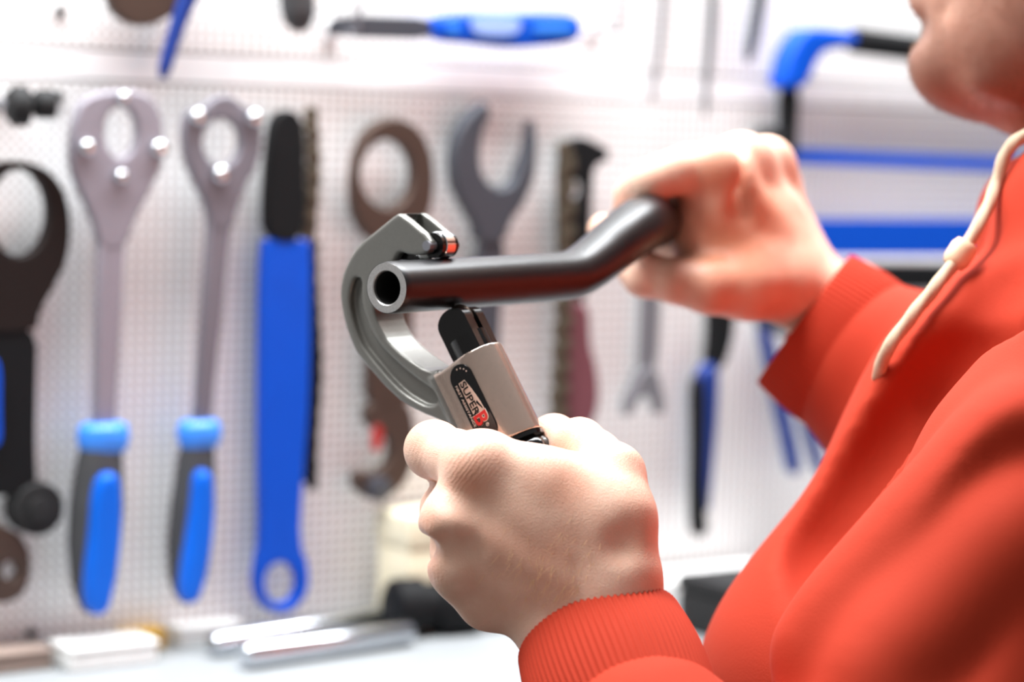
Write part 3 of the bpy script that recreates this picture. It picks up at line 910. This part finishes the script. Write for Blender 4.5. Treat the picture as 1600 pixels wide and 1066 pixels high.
e1, e2 = wp(721, 592), wp(758, 670)
bmid = (e1[1] + e2[1]) / 2 + .0006; hw = .0060
a1 = np.linspace(90, 270, 15); a2 = np.linspace(-90, 90, 15)
stad = [(e1[0] + hw * math.cos(math.radians(q)), bmid + hw * math.sin(math.radians(q))) for q in a1] + [(e2[0] + hw * math.cos(math.radians(q)), bmid + hw * math.sin(math.radians(q))) for q in a2]
lb = lab_plate('label', [stad], LT - .0003, .0008, M['blackgl'], cutter)
L0, L1 = e1[0], e2[0]; LL = L1 - L0
for q_ in (150, 125, 100, 78):
    cx, cy = L0 + .0042 * math.cos(math.radians(q_ + 30)), bmid + .0042 * math.sin(math.radians(q_ + 30))
    lab_plate('label_dot', [[(cx + .00035 * math.cos(a_), cy + .00035 * math.sin(a_)) for a_ in np.linspace(0, 5.5, 8)]], LT - .0008, .0002, M['labelwhite'], lb)


def text_part(name, s, x, y, size, m, parent, t, thk=.0002, sx=1.0, bold=0.0, shear=0.0):
    cu = bpy.data.curves.new('tmp', 'FONT'); cu.body = s; cu.size = size; cu.extrude = thk / 2; cu.offset = bold; cu.shear = shear
    o = bpy.data.objects.new('tmp', cu); COL.objects.link(o)
    me = bpy.data.meshes.new_from_object(o.evaluated_get(bpy.context.evaluated_depsgraph_get()))
    bpy.data.objects.remove(o); me.materials.clear()
    n = len(me.vertices); co = np.empty(n * 3, np.float32); me.vertices.foreach_get('co', co); co = co.reshape(-1, 3)
    wv = CC + (x + co[:, :1] * sx) * w3 + (y + co[:, 1:2]) * p3 + TD * t - co[:, 2:3] * TD - np.array(wloc(parent))
    me.vertices.foreach_set('co', wv.astype(np.float32).ravel()); me.update()
    return link(name, me, m, parent, False)


TS = LT - .0008
x0 = L0 + LL * .055
wedge = [(x0, bmid - .0024), (x0 + LL * .62, bmid - .0024), (x0 + LL * .62, bmid - .0004), (x0 + LL * .68, bmid + .0042), (x0 + LL * .45, bmid + .0037), (x0 + LL * .22, bmid + .0026), (x0, bmid + .0012)]
lab_plate('label_field', [wedge], TS, .0002, M['labelcream'], lb)
wedge2 = [(x0 + LL * .44, bmid + .0024), (x0 + LL * .60, bmid + .0036), (x0 + LL * .62, bmid + .0033), (x0 + LL * .47, bmid + .0016)]
lab_plate('label_flash', [wedge2], TS - .0002, .0002, M['blackgl'], lb)
text_part('lettering', 'SUPER', x0 + .0004, bmid - .0018, .0046, M['blackgl'], lb, TS - .0002, sx=LL * .62 / .0124, bold=.00005)
bx = x0 + LL * .64
bout = [(bx - .0003, bmid - .0030), (bx + .0046, bmid - .0030), (bx + .0052, bmid + .0000), (bx + .0048, bmid + .0036), (bx - .0003, bmid + .0036)]
text_part('lettering', 'B', bx, bmid - .0028, .0098, M['labelwhite'], lb, TS, sx=.95, bold=.00055)
text_part('lettering', 'B', bx, bmid - .0028, .0098, M['labelred'], lb, TS - .0002, sx=.95, bold=.00022)
text_part('lettering', 'FIRST ASSISTANCE', x0 + .0001, bmid - .0046, .0015, M['labelwhite'], lb, TS, sx=LL * .92 / .0137)
text_part('lettering', '®', bx + .0056, bmid + .0012, .0022, M['labelwhite'], lb, TS)


# ================================================================== THE PERSON
def J(px, py, d, r): return (P(px, py, d), r / 1000)


PXM = lambda d: d / F


def hand_left():
    corners = [P(x, y, d) for x in (600, 1130) for y in (620, 1230) for d in (.925, 1.06)]
    lo = np.min(corners, 0); hi = np.max(corners, 0)
    G = Field(lo, hi, .00095)
    mc = {  # metacarpals
        'i': [J(940, 905, .960, 13.5), J(748, 728, .9605, 12.6)],
        'm': [J(922, 925, .959, 14), J(712, 818, .959, 12.4)],
        'r': [J(905, 948, .961, 13.5), J(724, 886, .9655, 11.5)],
        'p': [J(885, 972, .965, 13), J(763, 938, .972, 10.5)],
    }
    # palm body
    for kx in 'imrp': G.rc(mc[kx][0][0], mc[kx][1][0], mc[kx][0][1], mc[kx][1][1], .010)
    G.chain([J(748, 730, .964, 12), J(714, 820, .964, 12), J(724, 886, .969, 11.3), J(763, 938, .975, 10.3)], .008)
    G.rc(*[q for q in (P(920, 900, .966), P(800, 830, .967), .015, .014)], .012)
    G.rc(P(905, 930, .968), P(790, 900, .972), .014, .012, .012)
    # wrist and forearm
    G.chain([J(958, 925, .962, 17), J(962, 985, .962, 18), J(1000, 1090, .942, 21), J(1040, 1230, .915, 23)], .012)
    G.chain([J(885, 985, .966, 15.5), J(900, 1020, .964, 17.5), J(940, 1110, .944, 20), J(990, 1230, .918, 23)], .012)
    # thumb base, web
    G.chain([J(972, 890, .960, 14.5), J(968, 810, .964, 13), J(958, 742, .975, 12.3)], .010)
    G.chain([J(935, 850, .962, 13), J(865, 756, .964, 12)], .012)
    G.chain([J(770, 730, .962, 12), J(835, 750, .963, 11.7), J(905, 765, .967, 12.5)], .008)
    G.rc(P(850, 800, .962), P(915, 820, .962), .0135, .0135, .012)
    G.chain([J(940, 790, .966, 12), J(905, 775, .969, 11.5)], .010)
    # fingers (each rooted inside the palm)
    fin = {
        'index': [J(748, 729, .9615, 12.4), J(712, 716, .978, 11.0), J(678, 703, .995, 11.6), J(700, 726, 1.016, 10), J(726, 745, 1.030, 9.6), J(775, 765, 1.036, 8.4)],
        'middle': [J(712, 818, .960, 12.4), J(704, 806, .984, 10.6), J(700, 797, 1.005, 11), J(735, 790, 1.022, 9.8), J(775, 786, 1.030, 9.4), J(826, 790, 1.030, 8.4)],
        'ring': [J(724, 886, .966, 11.4), J(715, 872, .988, 10), J(712, 858, 1.006, 10.4), J(742, 848, 1.022, 9.4), J(778, 844, 1.029, 9), J(828, 845, 1.028, 8)],
        'pinky': [J(763, 938, .972, 10.4), J(752, 922, .990, 8.8), J(750, 906, 1.003, 9), J(775, 894, 1.014, 8.2), J(800, 888, 1.021, 8), J(842, 888, 1.021, 7)],
    }
    for nme, ch in fin.items():
        S = Field(lo, hi, G.h); S.chain(ch, .004); G.merge(S, .0045)
    S = Field(lo, hi, G.h)
    S.chain([J(958, 742, .975, 12.3), J(930, 714, .992, 10.6), J(905, 696, 1.004, 10.9), J(886, 693, 1.014, 8.8), J(866, 684, 1.022, 9.4), J(856, 682, 1.027, 8.4)], .004)
    G.merge(S, .005)
    # knuckle heads, tendons and the dents between them
    for (x, y, d, r) in ((741, 732, .9545, 8.5), (704, 818, .9525, 9), (716, 886, .959, 8)):
        G.ell(P(x, y, d), [RT, UP, FW], [r / 1000, r / 1000, r / 1000 * .85], .006)
    for a, b in (((742, 736, .9535), (880, 870, .9495)), ((712, 820, .9525), (880, 905, .9485)), ((724, 884, .9590), (875, 935, .9525))):
        G.rc(P(*a), P(*b), .0022, .0016, .009)
    for a, b in (((700, 774, .943), (738, 788, .942)), ((696, 855, .946), (735, 864, .943))):
        G.rc(P(*a), P(*b), .0035, .003, .007, 'sub')
    G.rc(P(990, 838, .9405), P(975, 850, .9405), .003, .003, .010, 'sub')          # hollow beside the thumb tendon
    G.rc(P(666, 855, .955), P(666, 855, 1.0), .004, .004, .006, 'sub')
    v, f = G.mesh(3)
    # colour and crease fields
    red = np.zeros(len(v)); ph = np.zeros(len(v)); mk = np.zeros(len(v))
    for (x, y, d, s, a) in ((735, 742, .948, .008, .55), (676, 822, .952, .007, .35), (684, 888, .96, .007, .3), (985, 828, .95, .010, .28), (870, 760, .95, .012, .35), (690, 690, .985, .010, .15), (850, 870, .945, .014, .30), (900, 690, .99, .012, .2), (800, 850, .947, .02, .2)):
        q = P(x, y, d); dd = np.linalg.norm(v - q, axis=1); red = np.maximum(red, a * np.exp(-(dd / s) ** 2))
    for (x, y, d, dx, dy, s) in ((728, 738, .949, -.75, -.55, .0095), (676, 820, .952, -1, -.1, .008), (686, 886, .96, -1, .1, .007), (672, 705, .985, -.8, -.3, .009), (905, 690, .99, -.9, -.4, .008)):
        q = P(x, y, d); dr = dx * RT - dy * UP; dd = np.linalg.norm(v - q, axis=1); m = np.exp(-(dd / s) ** 2)
        up_ = m > mk; ph[up_] = ((v - q) @ dr)[up_] * 2 * math.pi / .0016; mk = np.maximum(mk, m)
    return v, f, red, ph, mk, np.zeros(len(v))


def hand_right():
    corners = [P(x, y, d) for x in (900, 1480) for y in (150, 680) for d in (1.13, 1.38)]
    lo = np.min(corners, 0); hi = np.max(corners, 0)
    G = Field(lo, hi, .0014)
    MC = {'i': J(1120, 268, 1.195, 13), 'm': J(1160, 258, 1.219, 13), 'r': J(1197, 260, 1.243, 12), 'p': J(1212, 288, 1.264, 11)}
    base = {'i': J(1248, 430, 1.222, 15), 'm': J(1262, 432, 1.236, 15), 'r': J(1268, 440, 1.250, 15), 'p': J(1266, 452, 1.262, 14)}
    for kx in 'imrp': G.rc(base[kx][0], MC[kx][0], base[kx][1], MC[kx][1], .012)
    G.chain([MC['i'], MC['m'], MC['r'], MC['p']], .010)
    # wrist
    G.chain([J(1262, 462, 1.220, 18.5), J(1300, 492, 1.225, 20), J(1420, 575, 1.25, 25)], .012)
    G.chain([J(1270, 460, 1.252, 18), J(1310, 492, 1.252, 20), J(1430, 575, 1.27, 25)], .012)
    # thumb base and web round the bar
    G.chain([J(1225, 452, 1.210, 17), J(1165, 446, 1.196, 15.5), J(1108, 448, 1.187, 12.8)], .010)
    G.chain([J(1215, 430, 1.212, 16), J(1160, 400, 1.205, 15), J(1128, 330, 1.200, 13), J(1120, 280, 1.197, 12.5)], .012)
    G.chain([J(1100, 425, 1.200, 12), J(1091, 372, 1.208, 12), J(1096, 315, 1.203, 11)], .010)
    G.rc(P(1190, 350, 1.225), P(1215, 410, 1.225), .017, .018, .012)
    G.rc(P(1150, 340, 1.222), P(1180, 420, 1.228), .016, .018, .012)
    G.rc(P(1140, 330, 1.25), P(1180, 430, 1.255), .012, .014, .012)
    G.rc(P(1046, 402, 1.248), P(1090, 402, 1.232), .013, .013, .008)
    sh = {'index': (0, 0, 0), 'middle': (16, -6, .022), 'ring': (30, -4, .044), 'pinky': (40, 8, .064)}
    key = {'index': 'i', 'middle': 'm', 'ring': 'r', 'pinky': 'p'}
    for nme, (dx, dy, dd) in sh.items():
        r_ = {'index': 1, 'middle': 1.02, 'ring': .95, 'pinky': .84}[nme]
        S = Field(lo, hi, G.h)
        c = MC[key[nme]]
        S.chain([c, J(1058 + dx, 268 + dy, 1.188 + dd, 10.6 * r_), J(1016 + dx, 283 + dy, 1.187 + dd, 10.4 * r_), J(1000 + dx, 294 + dy, 1.205 + dd, 9.4 * r_), J(988 + dx, 306 + dy, 1.222 + dd, 9 * r_), J(978 + dx, 338 + dy, 1.243 + dd, 8 * r_)], .004)
        G.merge(S, .005)
    S = Field(lo, hi, G.h)
    S.chain([J(1108, 448, 1.187, 12.8), J(1058, 440, 1.188, 10.8), J(1008, 430, 1.194, 10.8), J(972, 396, 1.203, 9.6), J(944, 360, 1.213, 8.6)], .004)
    G.merge(S, .006)
    for (x, y, d, r) in ((1114, 256, 1.190, 8), (1156, 246, 1.212, 9), (1196, 248, 1.236, 8)):
        G.ell(P(x, y, d), [RT, UP, FW], [r / 1000] * 3, .007)
    for a, b in (((1140, 222, 1.195), (1150, 262, 1.19)), ((1178, 232, 1.222), (1186, 262, 1.215))):
        G.rc(P(*a), P(*b), .003, .003, .008, 'sub')
    G.rc(P(1105, 395, 1.181), P(1088, 378, 1.182), .0018, .0018, .006, 'sub')
    G.rc(P(1150, 290, 1.190), P(1160, 330, 1.185), .002, .002, .010, 'sub')
    v, f = G.mesh(3)
    red = np.zeros(len(v)); ph = np.zeros(len(v)); mk = np.zeros(len(v))
    for (x, y, d, s, a) in ((1120, 275, 1.185, .013, .85), (1160, 240, 1.205, .010, .45), (1140, 390, 1.185, .028, .8), (1175, 340, 1.195, .026, .75), (1070, 445, 1.18, .016, .35), (1200, 430, 1.20, .024, .5)):  # ruddy knuckles; the broad orange patches paint in shade and sweatshirt bounce
        q = P(x, y, d); dd = np.linalg.norm(v - q, axis=1); red = np.maximum(red, a * np.exp(-(dd / s) ** 2))
    return v, f, red, ph, mk, np.zeros(len(v))


HD = 1.17                                            # depth of the middle of the face
FACE = [RT, UP, FW]


def head_torso():
    corners = [P(x, y, d) for x in (1350, 2150) for y in (-760, 700) for d in (1.0, 1.36)]
    lo = np.min(corners, 0); hi = np.max(corners, 0)
    G = Field(lo, hi, .0024)
    Q = lambda x, y, dd=0: P(x, y, HD + dd)
    # skull, face, jaw
    G.ell(Q(1790, -330), FACE, [.098, .092, .076], .0)
    G.ell(Q(1640, -190), FACE, [.060, .085, .062], .03)
    G.rc(Q(1520, -300, -.025), Q(1520, -300, .025), .028, .028, .02)
    for s in (-1, 1):
        G.chain([(Q(1488, 98, .010 * s), .0160), (Q(1590, 80, .035 * s), .021), (Q(1735, 20, .055 * s), .022), (Q(1765, -120, .062 * s), .022)], .022)
        G.rc(Q(1585, -20, .030 * s), Q(1600, -120, .040 * s), .034, .032, .025)
        G.rc(Q(1530, -180, .032 * s), Q(1600, -185, .048 * s), .018, .02, .02)          # cheekbone
        G.rc(Q(1482, -265, .018 * s), Q(1510, -268, .045 * s), .011, .012, .012)        # brow
    G.rc(Q(1478, 102, -.009), Q(1478, 102, .009), .0155, .0155, .008)                    # chin
    G.rc(Q(1520, 40, -.012), Q(1520, 40, .012), .025, .025, .015)
    G.rc(Q(1494, -10, -.014), Q(1494, -10, .014), .019, .019, .010)
    G.rc(Q(1420, 42, -.02), Q(1420, 42, .02), .006, .006, .012, 'sub')
    G.rc(Q(1452, -2, -.012), Q(1452, -2, .012), .0085, .0085, .006)                      # lower lip
    G.rc(Q(1444, -32, -.013), Q(1444, -32, .013), .0085, .0085, .005)                    # upper lip
    G.rc(Q(1426, -17, -.022), Q(1426, -17, .022), .0014, .0014, .003, 'sub')
    G.chain([(Q(1470, -70), .013), (Q(1408, -112), .0125), (Q(1448, -190), .010), (Q(1482, -262), .010)], .012)
    for s in (-1, 1):
        G.rc(Q(1436, -104, .010 * s), Q(1450, -100, .014 * s), .008, .007, .006)        # nostril wing
        G.ell(Q(1488, -228, .033 * s), FACE, [.014, .011, .016], .008, 'sub')            # eye socket
        G.ell(Q(1503, -228, .032 * s), FACE, [.0125, .0125, .0125], .004)                # lids
        for k in range(9):                                                               # ear
            t1 = math.radians(-100 + 28 * k); t2 = math.radians(-100 + 28 * (k + 1))
            e = lambda q: P(1790 + 45 * math.cos(q), -150 - 85 * math.sin(q), HD + s * (.082 + .006 * math.cos(q)))
            G.rc(e(t1), e(t2), .0045, .0045, .003)
        G.ell(P(1790, -150, HD + s * .075), FACE, [.012, .024, .008], .006)
    # fold between cheek and chin
    G.rc(Q(1498, 20, -.036), Q(1524, 100, -.040), .003, .003, .012, 'sub')
    G.rc(Q(1520, 40, -.040), Q(1545, 110, -.042), .006, .006, .012)
    # under the jaw, neck, shoulders
    G.chain([(Q(1545, 122), .020), (Q(1660, 125), .030), (Q(1800, 140), .045)], .02)
    G.chain([(Q(1840, 0), .056), (Q(1880, 320), .058), (Q(1900, 520), .07)], .03)
    G.rc(Q(1890, 600, -.14), Q(1890, 600, .14), .06, .06, .04)
    v, f = G.mesh(2)
    red = np.zeros(len(v)); beard_shade = np.zeros(len(v))
    for (x, y, dd, s, a) in ((1560, 40, -.04, .03, .5), (1600, -60, -.05, .05, .45), (1640, 100, -.04, .04, .5), (1640, 100, .04, .04, .4), (1444, -20, 0, .02, .4)):
        q = Q(x, y, dd); d_ = np.linalg.norm(v - q, axis=1); red = np.maximum(red, a * np.exp(-(d_ / s) ** 2))
    for (x, y, dd, s, a) in [(1490, 105, 0, .055, .97), (1440, -60, 0, .018, .6), (1700, 140, 0, .06, .7)] + [(x_, y_, sg * e_, s__, a__) for sg in (-1, 1) for x_, y_, e_, s__, a__ in ((1560, 110, .045, .042, .85), (1650, 50, .060, .050, .8), (1560, 10, .045, .036, .7), (1745, -20, .070, .045, .7))]:  # stubble tone, widened over jaw and cheeks to darken them like shade
        q = Q(x, y, dd); d_ = np.linalg.norm(v - q, axis=1); beard_shade = np.maximum(beard_shade, a * np.exp(-(d_ / s) ** 2))
    return v, f, red, np.zeros(len(v)), np.zeros(len(v)), beard_shade


# arms and trunk inside the clothes
SH_L, EL_L = P(1880, 540, .99), P(1340, 1420, .905)
SH_R, EL_R = P(1900, 560, 1.35), P(1560, 715, 1.31)
HIP = P(1750, 2300, 1.16)


def trunk():
    lo = np.min([SH_L, EL_L, SH_R, EL_R, HIP, P(950, 1050, .95), P(1300, 480, 1.2)], 0) - .2
    hi = np.max([SH_L, EL_L, SH_R, EL_R, HIP, P(950, 1050, .95), P(1300, 480, 1.3)], 0) + .2
    G = Field(lo, hi, .005)
    G.chain([(P(1010, 1160, .930), .024), (EL_L, .036), (SH_L, .040)], .02)
    G.chain([(P(1400, 570, 1.26), .026), (EL_R, .038), (SH_R, .050)], .02)
    for dd in (-.07, 0, .07):
        G.chain([(P(1900, 620, 1.16 + dd), .05), (P(1800, 1250, 1.16 + dd), .07), (P(1770, 2250, 1.16 + dd), .08)], .04)
    v, f = G.mesh(1); z = np.zeros(len(v))
    return v, f, z, z, z, z


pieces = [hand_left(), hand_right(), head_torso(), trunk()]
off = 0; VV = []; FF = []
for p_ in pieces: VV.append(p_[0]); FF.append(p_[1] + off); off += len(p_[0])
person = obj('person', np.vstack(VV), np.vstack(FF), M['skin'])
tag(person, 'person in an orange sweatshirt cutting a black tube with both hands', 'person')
for k, nme in ((2, 'red'), (3, 'crease_phase'), (4, 'crease_mask'), (5, 'beard_shade')):
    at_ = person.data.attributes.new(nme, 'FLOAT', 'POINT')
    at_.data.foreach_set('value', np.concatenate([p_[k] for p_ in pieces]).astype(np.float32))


# ---- sweatshirt
def sweater_mesh():
    corners = [P(820, 1000, .9), P(2150, 250, .9), P(2150, 2000, 1.5), P(1150, 400, 1.4), P(900, 1300, .88), P(1700, 2050, .95), P(1950, 1200, .82), P(1450, 1600, .80), P(2300, 1000, 1.2), P(2100, 2350, .95), P(2100, 2350, 1.4), P(1500, 2350, 1.0), P(2300, 600, 1.45)]
    lo = np.min(corners, 0) - .06; hi = np.max(corners, 0) + .06
    G = Field(lo, hi, .0032)
    # chest and belly
    for dd, sc in ((0, 1.0), (.075, 1)):
        G.chain([(P(1900, 600, 1.15 + dd), .100 * sc), (P(1735, 760, 1.145 + dd), .112 * sc), (P(1522, 1160, 1.140 + dd), .115 * sc), (P(1600, 1750, 1.15 + dd), .135 * sc)], .03)
    G.chain([(P(1800, 560, 1.09), .08), (P(1648, 715, 1.085), .084), (P(1412, 1108, 1.078), .086), (P(1540, 1700, 1.08), .11)], .03)
    for dd in (-.06, .02, .09):
        G.chain([(P(1930, 640, 1.15 + dd), .10), (P(1860, 1200, 1.15 + dd), .115), (P(1790, 1950, 1.15 + dd), .13), (P(1770, 2250, 1.15 + dd), .125)], .03)
    # neck of the hoodie
    G.chain([(P(1690, 330, 1.10), .030), (P(1645, 350, 1.16), .032), (P(1690, 330, 1.22), .030)], .02)
    G.chain([(P(1690, 330, 1.10), .030), (P(1900, 300, 1.07), .035), (P(2000, 320, 1.16), .04), (P(1900, 300, 1.25), .035), (P(1690, 330, 1.22), .030)], .03)
    # near arm
    G.chain([(P(1880, 560, .995), .074), (P(1682, 795, .972), .067), (P(1515, 1085, .955), .065), (P(1350, 1420, .905), .060)], .007)
    G.chain([(P(1350, 1420, .905), .056), (P(1140, 1310, .910), .046), (P(1030, 1200, .920), .037), (P(1008, 1160, .927), .034)], .015)
    # far arm
    G.chain([(P(1900, 620, 1.34), .078), (P(1560, 718, 1.26), .052), (P(1400, 602, 1.226), .0435), (P(1345, 562, 1.226), .040)], .02)
    # folds: soft ridges and valleys laid on the cloth
    def surf(px, py):
        for d in np.arange(.80, 1.2, .0015):
            q = np.round((P(px, py, d) - G.lo) / G.h).astype(int)
            if np.all(q >= 0) and np.all(q < G.n) and G.V[tuple(q)] < 0: return d
        return 1.0
    fold = [
        ([(1610, 482), (1535, 540), (1452, 608), (1376, 706), (1312, 790), (1288, 870), (1276, 980)], .014, .024, 'sub'),
        ([(1390, 905), (1450, 838), (1531, 705), (1610, 612)], .022, .006, 'sub'),
        ([(1290, 1030), (1420, 890), (1520, 785), (1620, 680)], .022, .0045, 'add'),
        ([(1440, 1000), (1531, 845), (1620, 730)], .022, .004, 'sub'),
        ([(1380, 1066), (1500, 935), (1620, 815)], .022, .005, 'add'),
        ([(1560, 420), (1520, 470), (1470, 520)], .012, .003, 'sub'),
    ]
    fold = [([P(x, y, surf(x, y) + (r - a if op == 'add' else a - r)) for x, y in pts], r, op) for pts, r, a, op in fold]
    for pts, r, op in fold:
        pp = bez(pts, 4)
        for a, b in zip(pp[:-1], pp[1:]): G.rc(a, b, r, r, .012, op)
    # hollow for the neck
    G.rc(P(1840, 300, 1.17), P(1780, 100, 1.17), .062, .07, .006, 'sub')
    return G.mesh(3)


v, f = sweater_mesh()
zc = P(1300, 1066, 1.1)[2]
sw = obj('sweatshirt', v, f, M['sweater'], person)
sw['label'] = 'orange cotton sweatshirt'


def cuff(a, b, r0x, r0y, r1x, r1y, ax_x, ribs=82, n=26, wob=.0):
    """ribbed cuff from hand end a to sleeve end b, ax_x = wide axis"""
    a = np.asarray(a); b = np.asarray(b); w = b - a; L = np.linalg.norm(w); w /= L
    X = ax_x - (ax_x @ w) * w; X /= np.linalg.norm(X); Y = np.cross(w, X)
    seg = ribs * 6; an = np.arange(seg) * 2 * math.pi / seg
    rib = .0004 * np.sign(np.cos(ribs * an)) * np.abs(np.cos(ribs * an)) ** .6
    V = []
    prof = [(.06, -.004), (.02, -.0035), (0, -.0018), (-.004, -.0005), (0.0, .0006), (.02, .0012)] + [(q, .0012 + .002 * math.sin(q * 3.1)) for q in np.linspace(.06, 1.0, n)]
    for s, o in prof:
        rx = r0x + (r1x - r0x) * max(s, 0) + o; ry = r0y + (r1y - r0y) * max(s, 0) + o
        rb = rib * (1 if s > .0 or o > 0 else .3)
        V.append(a + w * (L * s) + np.outer((rx + rb) * np.cos(an), X) + np.outer((ry + rb) * np.sin(an), Y))
    m = len(prof); V = np.vstack(V)
    i = np.arange(m - 1)[:, None] * seg; j = np.arange(seg)[None, :]; k = (j + 1) % seg
    Fq = np.stack([(i + j).ravel(), (i + k).ravel(), (i + seg + k).ravel(), (i + seg + j).ravel()], 1)
    return V, Fq


ca = P(934, 988, .9625); cb = P(990, 1130, .931)
obj('cuff', *cuff(ca, cb, .0322, .0245, .0335, .0275, P(1050, 940, .96) - P(814, 1030, .96)), M['sweater'], sw)
ca = P(1256, 498, 1.2335); cb = P(1362, 575, 1.2285)
obj('cuff', *cuff(ca, cb, .0390, .036, .0405, .040, P(1325, 400, 1.23) - P(1183, 598, 1.23)), M['sweater'], sw)

# ---- drawstring with bead
pts = [P(1640, 205, 1.10), P(1598, 214, 1.10), P(1572, 240, 1.10), P(1556, 290, 1.10), P(1538, 335, 1.085), P(1502, 395, 1.07), P(1464, 445, 1.06), P(1424, 495, 1.055), P(1386, 548, 1.055), P(1372, 590, 1.07)]
pc = bez(pts, 8)
lobc = lambda a, i: 1 + .07 * np.cos(3 * a + i * .9)
dsr = obj('drawstring', *sweep(pc, [.0030] * len(pc), 15, True, None, lobc), M['cord'], sw)
dsr['label'] = 'beige drawstring cord'
c = P(1500, 397, 1.068); dr = nrm(P(1480, 430, 1.10) - P(1520, 370, 1.10))
obj('cord_bead', *lathe([(-.0065, .003), (-.006, .0048), (-.003, .0060), (.003, .0060), (.006, .0048), (.0065, .003)], c, c + dr, 24), M['bead'], dsr)

# ---- hair, stubble, eyes
def hair_mesh():
    corners = [P(x, y, d) for x in (1420, 2180) for y in (-780, 150) for d in (1.05, 1.29)]
    G = Field(np.min(corners, 0), np.max(corners, 0), .004)
    G.ell(P(1815, -350, HD), FACE, [.100, .096, .082], 0)
    G.rc(P(1880, -300, HD), P(1890, -120, HD), .075, .066, .03)
    G.rc(P(1500, -200, HD), P(1600, -60, HD), .105, .11, .01, 'sub')
    for s in (-1, 1):
        G.rc(P(1700, -60, HD + s * .09), P(1760, -120, HD + s * .09), .035, .035, .01, 'sub')
    return G.mesh(2)


hv, hf = hair_mesh()
h_ = obj('hair', hv, hf, M['hair'], person); h_['label'] = 'short brown hair'
for s in (-1, 1):
    c = P(1492, -228, HD + s * .032)
    e = obj('eye', *lathe([(-.011 * math.cos(q), max(.011 * math.sin(q), .0002)) for q in np.linspace(0, math.pi, 14)], c, c - RT, 20), M['eye'], person)
    obj('iris', *lathe([(.0106, .0055), (.0112, .0045), (.0116, .001)], c, c - RT, 16), M['iris'], e)
# stubble: thousands of short bristles on the jaw
hvv, hff = pieces[2][0], pieces[2][1]
w_ = pieces[2][5]
fn = np.cross(hvv[hff[:, 2]] - hvv[hff[:, 0]], hvv[hff[:, 3]] - hvv[hff[:, 1]]); fn /= np.linalg.norm(fn, axis=1)[:, None] + 1e-12
fw_ = w_[hff].mean(1); fw_ = np.where(fw_ > .15, fw_, 0); ch = rng.choice(len(hff), 6500, p=fw_ / fw_.sum())
sv = []; sf = []
for q in ch:
    k = rng.random(4); k /= k.sum(); c = (hvv[hff[q]] * k[:, None]).sum(0)
    dr = fn[q] + rng.normal(0, .35, 3) - .35 * UP; dr /= np.linalg.norm(dr); L = rng.uniform(.0012, .003)
    a_ = np.cross(dr, [.3, .5, .8]); a_ /= np.linalg.norm(a_); b_ = np.cross(dr, a_); n0 = len(sv)
    sv += [c + a_ * .00009, c + (-.5 * a_ + .87 * b_) * .00009, c + (-.5 * a_ - .87 * b_) * .00009, c + dr * L]
    sf += [(n0, n0 + 1, n0 + 3), (n0 + 1, n0 + 2, n0 + 3), (n0 + 2, n0, n0 + 3)]
st = obj('stubble', np.array(sv), np.array(sf), M['stub'], person); st['kind'] = 'stuff'; st['label'] = 'short stubble on the chin'

# ---- trousers and shoes (below the frame)
def trousers():
    hipL, hipR = P(1740, 2250, 1.08), P(1760, 2250, 1.24)
    zf = lambda p, z: np.array([p[0], p[1], z])
    lo = np.minimum(hipL, hipR) - .3; lo[2] = .03; hi = np.maximum(hipL, hipR) + .3
    G = Field(lo, hi, .008)
    for h in (hipL, hipR):
        G.chain([(zf(h, hipL[2] + .12), .125), (zf(h, hipL[2] - .05), .115), (zf(h, .5), .085), (zf(h, .08), .07)], .05)
    return G.mesh(2), hipL, hipR


(tv, tf), hL, hR = trousers()
obj('trousers', tv, tf, M['denim'], person)['label'] = 'dark denim trousers'
for h in (hL, hR):
    x, y = h[0], h[1]; d = -RT * np.array([1, 1, 0]); d /= np.linalg.norm(d)
    pth = [np.array([x, y, .045]) - d * .09, np.array([x, y, .05]) - d * .05, np.array([x, y, .05]) + d * .05, np.array([x, y, .04]) + d * .13, np.array([x, y, .035]) + d * .18]
    pp = bez(pth, 4); rr = np.interp(np.linspace(0, 1, len(pp)), [0, .15, .5, .85, 1], [.03, .045, .048, .042, .02])
    V_, F_ = sweep(pp, rr, 16); V_[:, 2] = np.maximum(V_[:, 2], .001)
    obj('shoe', V_, F_, M['shoe'], person)

# ---- fine blond hairs on the near wrist
lv, lf = pieces[0][0], pieces[0][1]
fc = lv[lf].mean(1); fn = np.cross(lv[lf[:, 2]] - lv[lf[:, 0]], lv[lf[:, 3]] - lv[lf[:, 1]]); fn /= np.linalg.norm(fn, axis=1)[:, None] + 1e-12
wt = np.exp(-(np.linalg.norm(fc - P(862, 905, .948), axis=1) / .016) ** 2); wt = np.where((fn @ FW < -.2) & (wt > .05), wt, 0)
sv = []; sf = []
for q in rng.choice(len(lf), 150, p=wt / wt.sum()):
    c = fc[q]; n_ = fn[q]; g = -.35 * RT + rng.normal(0, .35) * RT - .8 * UP; g = g - (g @ n_) * n_; g /= np.linalg.norm(g)
    sd = np.cross(n_, g); L = rng.uniform(.003, .006); n0 = len(sv)
    for k, tt in enumerate((0, .33, .66, 1)):
        ctr = c + g * L * tt + n_ * L * (.55 * tt - .35 * tt * tt); w_h = .00007 * (1 - .8 * tt)
        sv += [ctr + sd * w_h, ctr - sd * w_h, ctr + n_ * w_h]
    for k in range(3):
        b0 = n0 + 3 * k
        for m_ in range(3): sf.append((b0 + m_, b0 + (m_ + 1) % 3, b0 + 3 + (m_ + 1) % 3, b0 + 3 + m_))
ah = obj('wrist_hair', np.array(sv), np.array(sf), M['blondhair'], person); ah['kind'] = 'stuff'; ah['label'] = 'fine blond hairs on the near wrist'
